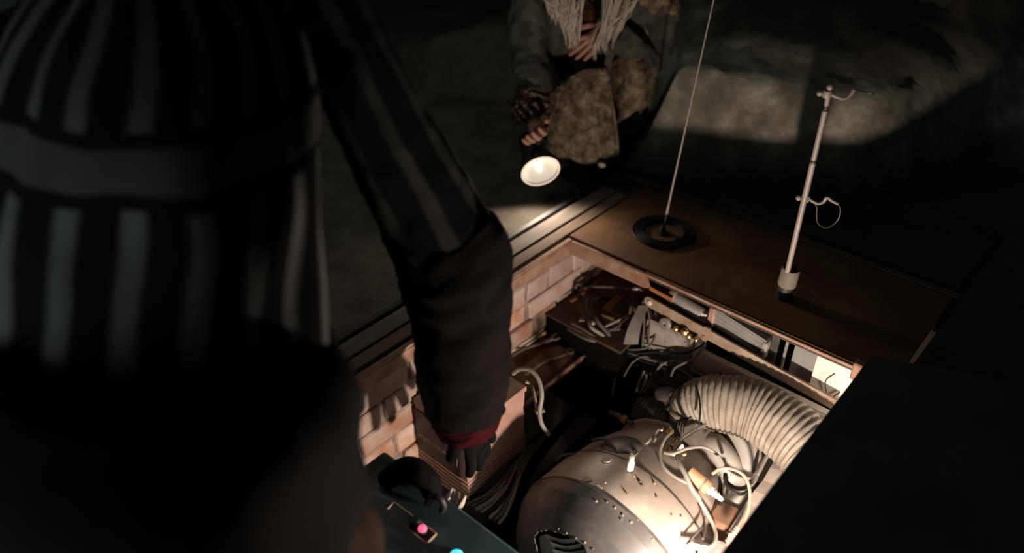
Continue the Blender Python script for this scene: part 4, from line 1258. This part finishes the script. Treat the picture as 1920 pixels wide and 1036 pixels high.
def head_mesh(c, face, upv, size, m, parent, name='face'):
    """face = where it looks, c = centre of the skull"""
    face = V(face).normalized(); upv = V(upv); upv = (upv - face*upv.dot(face)).normalized(); sd = upv.cross(face)
    b = MB(); rg = []; n = 24; H = size
    for i in range(1, n):
        th = math.pi*i/n; r = []
        for k in range(32):
            a = 2*math.pi*k/32
            x = math.sin(th)*math.sin(a); f = math.sin(th)*math.cos(a); u = math.cos(th)
            w = .36 + (.0 if u > -.2 else .10*(u + .2))
            p = V((x*w, f*.45, u*.5))
            if f > 0:
                g = lambda x0, u0, sx, su: math.exp(-((x*w - x0)/sx)**2 - ((u*.5 - u0)/su)**2)
                p.y += .10*g(0, -.10, .045, .06) + .055*g(0, -.01, .035, .09) + .025*g(0, -.25, .09, .035) + .035*g(0, -.40, .10, .07)
                p.y -= .045*g(.14, .01, .07, .05) + .045*g(-.14, .01, .07, .05) + .03*g(0, -.27, .1, .012)
                p.y += .03*g(0, .10, .25, .04)
                p.y -= .03*g(.22, -.22, .09, .10) + .03*g(-.22, -.22, .09, .10)
            r.append(c + sd*p.x*H + face*p.y*H + upv*p.z*H)
        rg.append(r)
    b.rings(rg)
    o = b.build(name, m, parent)
    for s in (-1, 1):
        e = c + sd*s*.135*H + face*.385*H + upv*.01*H
        MB().ball(e, .045*H, 7).build('eye', M['white'], parent)
        MB().ball(e + face*.034*H, .020*H, 6).build('iris', M['black'], parent)
        ec_ = c + sd*s*.355*H - face*.01*H - upv*.03*H
        MB().lathe([(.02*H, -.03*H), (.09*H, -.02*H), (.11*H, .01*H), (.08*H, .03*H), (.03*H, .015*H)], ec_, (sd*s + face*.25), 14).build('ear', m, parent)
    return o


def cloth_loft(cents, radii, sides, fronts, n=40, amp=0.012, freq=6.0, seed=0.0, shape=2.2):
    """elliptic rings; radii (a,b) along side and front vectors"""
    K = len(cents); C = spline(cents, 6); R = spline([V((a, c, 0)) for a, c in radii], 6)
    Sx = spline([V(s) for s in sides], 6); Fx = spline([V(f) for f in fronts], 6)
    rg = []
    for i, (c, r, s, f) in enumerate(zip(C, R, Sx, Fx)):
        s = s.normalized(); f = (f - s*f.dot(s)).normalized(); ring = []
        for k in range(n):
            a = 2*math.pi*k/n
            ca, sa = math.cos(a), math.sin(a)
            q = (abs(ca)**shape + abs(sa)**shape)**(-1/shape)
            p = c + s*(ca*q*r.x) + f*(sa*q*r.y)
            w = noise.noise(V((ca*2 + seed, sa*2, i*.16)))*amp + noise.noise(V((ca*freq + seed, sa*freq, i*.10)))*amp*.8
            ring.append(p + (p - c).normalized()*w)
        rg.append(ring)
    return MB().rings(rg)


# ---- the white haired person
B1 = V((-0.33, 0.52, 0.0))
far = empty('person', B1, 'white haired person in a rough grey coat crouching behind the lit hand lamp', 'person')


def fp_(px, py, w): return atp(px, py, B1, w)


wr_r = fp_(1003, 222, -.300); wr_l = fp_(1140, 48, -.165)
sh_r = fp_(1000, -10, -.04); sh_l = fp_(1225, -5, -.02)
el_r = fp_(988, 105, -.14); el_l = fp_(1222, 118, -.10)
pel = fp_(1115, 235, .10); che = fp_(1112, 70, .02); nek = fp_(1112, -50, -.02); hd = fp_(1112, -135, -.10)
kn_l = fp_(1175, 205, -.14); kn_r = fp_(1075, 225, -.17)
J = {'pel': (pel, .11), 'che': (che, .13), 'nek': (nek, .05), 'hd0': (nek.lerp(hd, .5), .055), 'shr': (sh_r, .05), 'elr': (el_r, .036), 'shl': (sh_l, .05), 'ell': (el_l, .036),
     'hpr': (pel - RX*.09, .08), 'knr': (kn_r, .055), 'anr': (fp_(1075, 330, .14), .04), 'hpl': (pel + RX*.09, .08), 'knl': (kn_l, .055), 'anl': (fp_(1180, 320, .14), .04)}
J['anr'] = (V((J['anr'][0].x, J['anr'][0].y, .05)), .04); J['anl'] = (V((J['anl'][0].x, J['anl'][0].y, .05)), .04)
E = [('pel', 'che'), ('che', 'nek'), ('nek', 'hd0'), ('che', 'shr'), ('shr', 'elr'), ('che', 'shl'), ('shl', 'ell'), ('pel', 'hpr'), ('hpr', 'knr'), ('knr', 'anr'), ('pel', 'hpl'), ('hpl', 'knl'), ('knl', 'anl')]
grip = hp + hu*.080
jr, er_ = hand('r', wr_r, (grip - wr_r), -RX*.2 - FY*1.0 + zz*.1, RX, .165, 0.75, spread=0.10)
jl, el_ = hand('l', wr_l, (fp_(1078, 104, -.20) - wr_l), FY*.9 - zz*.3, -RX*.3 + zz*.8, .155, 0.35, spread=0.07)
J.update(jr); J.update(jl)
E += er_ + el_ + [('elr', 'rwrist'), ('ell', 'lwrist')]
skin_body('body', J, E, M['skin'], far)
head_mesh(hd, (-FY*.75 + RX*.1 - zz*.65), zz, .23, M['skin'], far)
# coat: torso, skirt, sleeves, flap
ct = cloth_loft([fp_(1105, 250, .02), fp_(1108, 170, .0), fp_(1112, 90, -.0), fp_(1112, 20, -.01), fp_(1112, -30, -.01), fp_(1112, -50, -.015)],
                [(.130, .16), (.125, .15), (.150, .135), (.185, .12), (.165, .10), (.07, .07)], [RX]*6, [FY]*6, 44, .012, 5, 1.0)
coat = ct.build('coat_body', M['coat_green'], far)
# lower panel hanging over the knees down to the ground
lo_ = cloth_loft([fp_(1082, 292, -.185), fp_(1086, 270, -.18), fp_(1088, 225, -.15), fp_(1092, 180, -.115), fp_(1096, 140, -.085)],
                 [(.086, .035), (.094, .075), (.092, .10), (.080, .10), (.066, .08)], [RX]*5, [FY]*5, 44, .012, 6, 4.0)
pan = lo_.build('coat_front_panel', M['coat'], far)


def sheet(rows, thick, m, name, parent, amp=.006, seed=0.0):
    """cloth panel from rows of points, smoothed both ways, with thickness"""
    rows = [spline([V(p) for p in r], 6) for r in rows]
    cols = list(zip(*rows)); cols = [spline(list(c), 6) for c in cols]
    nr = len(cols[0]); nc = len(cols); vs = []; fs = []
    for i in range(nr):
        for j in range(nc):
            p = cols[j][i]
            vs.append(p + FY*amp*(noise.noise(p*18 + V((seed, 0, 0))) + .5*noise.noise(p*45)))
    for i in range(nr - 1):
        for j in range(nc - 1):
            fs.append((i*nc + j, i*nc + j + 1, (i+1)*nc + j + 1, (i+1)*nc + j))
    o = MB().add(vs, fs).build(name, m, parent)
    md = o.modifiers.new('thick', 'SOLIDIFY'); md.thickness = thick; md.offset = 0
    return o


sheet([[fp_(1032, 172, -.17), fp_(1060, 150, -.20), fp_(1100, 130, -.21), fp_(1138, 128, -.19)],
       [fp_(1030, 215, -.20), fp_(1060, 205, -.235), fp_(1105, 200, -.245), fp_(1147, 195, -.21)],
       [fp_(1026, 255, -.22), fp_(1062, 268, -.26), fp_(1108, 270, -.265), fp_(1156, 262, -.225)],
       [fp_(1036, 268, -.23), fp_(1088, 303, -.262), fp_(1118, 303, -.262), fp_(1157, 294, -.23)]], .010, M['coat'], 'coat_front_skirt', far, .010, 2.0)
sheet([[fp_(1138, 120, -.10), fp_(1170, 100, -.16), fp_(1200, 92, -.16), fp_(1222, 90, -.10)],
       [fp_(1142, 160, -.12), fp_(1176, 150, -.19), fp_(1208, 140, -.19), fp_(1231, 135, -.10)],
       [fp_(1150, 205, -.13), fp_(1172, 205, -.20), fp_(1200, 195, -.20), fp_(1228, 180, -.11)],
       [fp_(1152, 238, -.14), fp_(1160, 228, -.19), fp_(1196, 205, -.19), fp_(1206, 222, -.12)]], .010, M['coat'], 'coat_side_flap', far, .012, 5.0)
MB().tube([fp_(1152, 238, -.16), fp_(1165, 222, -.20), fp_(1190, 206, -.205), fp_(1203, 205, -.19), fp_(1190, 225, -.16), fp_(1180, 242, -.15)], .0045, 8).build('flap_hem', M['coat'], far)
MB().tube([fp_(1136, 110, -.17), fp_(1140, 150, -.20), fp_(1149, 200, -.235), fp_(1157, 260, -.235), fp_(1158, 296, -.23)], .0045, 8).build('panel_hem', M['coat'], far)
MB().ball(fp_(1128, 309, -.29), .0125, 7, (1.1, .7, .7)).build('toggle', M['panel_pale'], far)
MB().box(fp_(1105, 296, -.268) - V((.016, .004, .012)), fp_(1105, 296, -.268) + V((.016, .004, .012)), Matrix.Rotation(YAW, 3, 'Z'), bev=.003).build('hem_patch', M['block_grey'], far)


def sleeve(name, pts, rads, m, parent, amp=.10, n=24, seed=0.0, fr=3.0):
    rs = spline([V((r, 0, 0)) for r in rads], 10)
    P_ = spline(pts, 10); N = len(P_)
    return MB().tube(P_, lambda s: rs[min(N - 1, int(s*(N - 1) + .5))].x, n, 0,
                     disp=lambda s, a: amp*(noise.noise(V((s*9 + seed, math.cos(a)*1.6, math.sin(a)*1.6))) + .7*noise.noise(V((s*22 + seed + a*.6, math.cos(a)*fr, math.sin(a)*fr))))).build(name, m, parent)


sleeve('sleeve', [fp_(1020, -22, -.03), fp_(995, 15, -.06), fp_(990, 70, -.10), fp_(992, 115, -.15), fp_(1000, 155, -.21), fp_(1000, 185, -.25)], [.052, .058, .058, .052, .050, .048], M['coat_green'], far, .13, seed=1)
sleeve('fur_cuff', [fp_(998, 170, -.235), fp_(995, 190, -.255), fp_(996, 212, -.275), fp_(1000, 224, -.285)], [.046, .056, .054, .042], M['fur'], far, .22, seed=3, n=32, fr=7)
sleeve('sleeve', [fp_(1200, -18, -.02), fp_(1235, 20, -.04), fp_(1232, 80, -.07), fp_(1218, 118, -.10), fp_(1185, 92, -.135), fp_(1152, 60, -.155)], [.056, .058, .052, .050, .044, .038], M['coat_green'], far, .13, seed=6)
sleeve('shoulder_fur', [fp_(1180, -40, -.03), fp_(1215, -20, -.06), fp_(1245, 5, -.06), fp_(1262, 22, -.03)], [.04, .052, .046, .024], M['coat'], far, .25, seed=8, n=32, fr=5)
# collar and scarf
MB().tube([fp_(1070, -45, -.07), fp_(1092, -5, -.12), fp_(1110, 16, -.135), fp_(1118, 22, -.138)], .0085, 8).build('collar_edge', M['scarf'], far)
MB().tube([fp_(1158, -45, -.07), fp_(1138, 0, -.12), fp_(1122, 22, -.138)], .0095, 8).build('collar_edge', M['coat'], far)
sleeve('scarf', [fp_(1085, -30, -.10), fp_(1095, 15, -.125), fp_(1112, 32, -.135), fp_(1128, 15, -.125), fp_(1138, -30, -.10)], [.02, .022, .024, .022, .02], M['scarf'], far, .15, seed=9)
# hair
random.seed(21)


def strand(b, pts, r):
    b.tube(pts, lambda s: r*(1 - .75*s**2), 5, 5)


tips_l = [(1036, 42), (1052, 55), (1066, 62), (1045, 48), (1064, 90), (1072, 95), (1080, 92), (1084, 96), (1072, 80), (1058, 60), (1078, 70), (1060, 40), (1032, 30), (1083, 40), (1076, 97), (1068, 88)]
tips_r = [(1112, 108), (1116, 116), (1122, 92), (1130, 98), (1138, 88), (1145, 72), (1155, 62), (1160, 46), (1126, 80), (1170, 40), (1150, 96), (1136, 104), (1178, 30), (1120, 100), (1142, 80), (1165, 55)]
for nm, tips, roots in (('hair_lock', tips_l, (1022, 1092)), ('hair_lock', tips_r, (1134, 1196))):
    b = MB()
    for rep in range(9):
        for i, (tx, ty) in enumerate(tips):
            order = sorted(t[0] for t in tips).index(tx)/(len(tips) - 1)
            rx = roots[0] + (roots[1] - roots[0])*min(1, max(0, order + random.uniform(-.12, .12)))
            w = -.155 - .06*random.random()
            wob = random.uniform(-5, 5)
            tx2 = tx + random.uniform(-4, 4); ty2 = ty - abs(random.gauss(0, 14))
            pts = [fp_(rx*.5 + 556 + random.uniform(-6, 6), -140, -.10), fp_(rx, -55, w + .03), fp_(rx + wob, -10, w), fp_(rx*.55 + tx2*.45 - wob*.6, ty2*.5, w - .008), fp_(tx2 - wob*.3, ty2*.85, w - .005), fp_(tx2, ty2, w)]
            strand(b, pts, random.uniform(.0011, .0027))
    tag(b.build(nm, M['hair'], far), kind='stuff')
b = MB(); rg = []
fc = (-FY*.75 + RX*.1 - zz*.65).normalized(); hu2 = (zz - fc*fc.z).normalized(); hs = hu2.cross(fc)
for i in range(1, 12):
    th = math.pi*.62*i/12
    rg.append([hd + hu2*.014 - fc*.025 + (hs*math.sin(2*math.pi*k/28)*.098 + fc*math.cos(2*math.pi*k/28)*.112)*math.sin(th)*(1 + .04*math.sin(k*5.1)) + hu2*.128*math.cos(th) for k in range(28)])
b.rings(rg, True, True, False).build('hair_crown', M['hair'], far)
# trousers and boots
for s, kn, an in ((-1, kn_r, J['anr'][0]), (1, kn_l, J['anl'][0])):
    hp_ = pel + RX*.09*s
    sleeve('trouser_leg', [hp_, hp_.lerp(kn, .55), kn, kn.lerp(an, .3) + zz*.01, kn.lerp(an, .7), an], [.092, .080, .066, .060, .054, .05], M['trouser_black'], far, .06, seed=12 + s)
    b = MB(); rg = []
    for t_, wd, ht in ((0, .034, .05), (.06, .040, .085), (.13, .042, .06), (.20, .044, .045), (.25, .036, .034), (.268, .02, .02)):
        c = V((an.x, an.y, 0)) - FY*(t_ - .07)
        rg.append([c + RX*wd*math.cos(a) + zz*(max(0.0, math.sin(a))*ht*1.3 + (.0 if math.sin(a) < 0 else .0) + .002) for a in [2*math.pi*k/16 for k in range(16)]])
    b.rings(rg).build('boot', M['black'], far)

# ---- the person in the striped jacket, close on the left
B2 = V((0.02, -1.22, 0.0))
nr_ = empty('person', B2, 'person seen from behind in a black and grey striped jacket reaching into the pit', 'person')
sS = V((.975, .22, 0)).normalized(); gG = V((-.22, .975, 0)).normalized()
hipc = at(265, 800, t=1.02); shc = at(300, 20, t=1.13)
shc2 = shc
neck2 = shc + zz*.055 + gG*.05; head2 = neck2 + zz*.115 + gG*.09
shR = at(600, 25, t=1.16); elR = at(858, 520, t=1.38); wrR = at(872, 770, t=1.53)
shL = shc - sS*.17 - zz*.07; elL = shL - zz*.26 + gG*.10 - sS*.05; wrL = elL - zz*.16 + gG*.16 + sS*.05
knR = V((.36, -1.07, .06)); knL = V((.02, -1.10, .06))
J2 = {'pel': (hipc, .11), 'che': (hipc.lerp(shc, .55), .10), 'nek': (neck2, .05), 'hd0': (neck2.lerp(head2, .5), .055), 'shr': (shR + RX*.01 - zz*.02, .026), 'elr': (elR, .032),
      'shl': (shL + sS*.03 - zz*.05, .03), 'ell': (elL, .03), 'hpr': (hipc + sS*.09 - zz*.02, .08), 'knr': (knR, .055), 'anr': (knR - gG*.36 + zz*.0, .038), 'hpl': (hipc - sS*.09 - zz*.02, .08), 'knl': (knL, .055), 'anl': (knL - gG*.36, .038)}
E2 = [('pel', 'che'), ('che', 'nek'), ('nek', 'hd0'), ('che', 'shr'), ('shr', 'elr'), ('che', 'shl'), ('shl', 'ell'), ('pel', 'hpr'), ('hpr', 'knr'), ('knr', 'anr'), ('pel', 'hpl'), ('hpl', 'knl'), ('knl', 'anl')]
tip = at(918, 872, t=1.63)
jl, el_ = hand('l', wrL, gG*.7 - zz*.6, gG*-.3 - zz*.7, sS, .18, .35)
J2.update(jl); E2 += el_ + [('ell', 'lwrist'), ('elr', 'rwrist')]
J2['rwrist'] = (wrR, .024)
skin_body('body', J2, E2, M['skin'], nr_)
head_mesh(head2, gG*.9 - zz*.35, zz, .23, M['skin'], nr_)
b = MB(); rg = []
fc = (gG*.9 - zz*.35).normalized(); hu2 = (zz - fc*fc.z).normalized(); hs = hu2.cross(fc)
for i in range(1, 12):
    th = math.pi*.60*i/12
    rg.append([head2 + hu2*.014 - fc*.025 + (hs*math.sin(2*math.pi*k/28)*.098 + fc*math.cos(2*math.pi*k/28)*.110)*math.sin(th)*(1 + .05*math.sin(k*3.7)) + hu2*.128*math.cos(th) for k in range(28)])
b.rings(rg, True, True, False).build('hair', M['trouser_black'], nr_)
# gloved right hand: one skinned surface
jg, eg = hand('g', wrR, (tip - wrR), -RX*.5 + FY*.4 - zz*.3, RX*.75 - FY*.5 - zz*.1, .20, .22, spread=.14)
for k_ in jg: jg[k_] = (jg[k_][0], jg[k_][1]*1.35)
jg = {**{'gpalm': jg['gpalm']}, **{k_: v_ for k_, v_ in jg.items() if k_ != 'gpalm'}}
skin_body('glove', jg, eg, M['glove'], nr_)
# trousers: hips and thighs
tl = cloth_loft([hipc - zz*.16 + gG*.02, hipc - zz*.05, hipc + zz*.08, hipc + zz*.16], [(.275, .215), (.290, .232), (.288, .230), (.20, .14)], [sS]*4, [gG]*4, 48, .016, 4, 7.0)
tl.build('trouser_seat', M['trouser_black'], nr_)
for s, kn in ((1, knR), (-1, knL)):
    hp_ = hipc + sS*.11*s - zz*.06
    sleeve('trouser_leg', [hp_, hp_.lerp(kn, .5) + sS*.02*s, kn + zz*.03, kn - gG*.16 + zz*.01, kn - gG*.36], [.125, .115, .09, .07, .06], M['trouser_brown'] if s > 0 else M['trouser_black'], nr_, .10, seed=20 + s, n=32)
    an = V((kn.x, kn.y, 0)) - gG*.40
    b = MB(); rg = []
    for t_, wd, ht in ((-.03, .034, .06), (.03, .042, .09), (.10, .044, .07), (.17, .044, .05), (.22, .030, .03)):
        c = an - gG*(t_)
        rg.append([c + sS*wd*math.cos(a) + zz*(.003 + ht*(.5 + .5*math.sin(a))) for a in [2*math.pi*k/16 for k in range(16)]])
    b.rings(rg).build('boot', M['black'], nr_)
# jacket
hem = at(250, 735, t=1.0)
jk = cloth_loft([hem + gG*.02, at(255, 620, t=1.02), at(265, 420, t=1.05), at(275, 220, t=1.09), at(285, 40, t=1.13), at(290, -60, t=1.15), at(292, -110, t=1.16)],
                [(.262, .205), (.262, .20), (.250, .19), (.250, .185), (.225, .16), (.150, .12), (.075, .075)], [sS]*7, [gG]*7, 64, .016, 4, 3.0)
jk.build('jacket_body', M['jacket'], nr_)
sp_ = [(500, -45, 1.135), (585, -5, 1.15), (640, 75, 1.165), (690, 180, 1.20), (745, 290, 1.26), (800, 390, 1.32), (846, 480, 1.37)]
rr_ = [.060, .068, .066, .070, .079, .089, .099]
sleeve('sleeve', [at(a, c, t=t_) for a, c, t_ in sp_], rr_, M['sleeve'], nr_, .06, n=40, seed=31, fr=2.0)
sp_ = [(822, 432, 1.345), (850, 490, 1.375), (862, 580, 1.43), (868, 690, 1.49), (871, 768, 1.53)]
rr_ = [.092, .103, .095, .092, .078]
sleeve('lower_sleeve', [at(a, c, t=t_) for a, c, t_ in sp_], rr_, M['forearm_shade'], nr_, .09, n=40, seed=37, fr=2.6)  # forearm painted near black in place of shade
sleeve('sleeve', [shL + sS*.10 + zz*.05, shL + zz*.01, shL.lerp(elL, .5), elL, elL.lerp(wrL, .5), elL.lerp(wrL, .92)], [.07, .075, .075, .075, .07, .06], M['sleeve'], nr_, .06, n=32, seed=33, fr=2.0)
cd = (tip - wrR).normalized()
sleeve('red_cuff', [wrR - cd*.03, wrR - cd*.002, wrR + cd*.030, wrR + cd*.050], [.060, .070, .066, .048], M['cuff_red'], nr_, .08, n=28, seed=35)
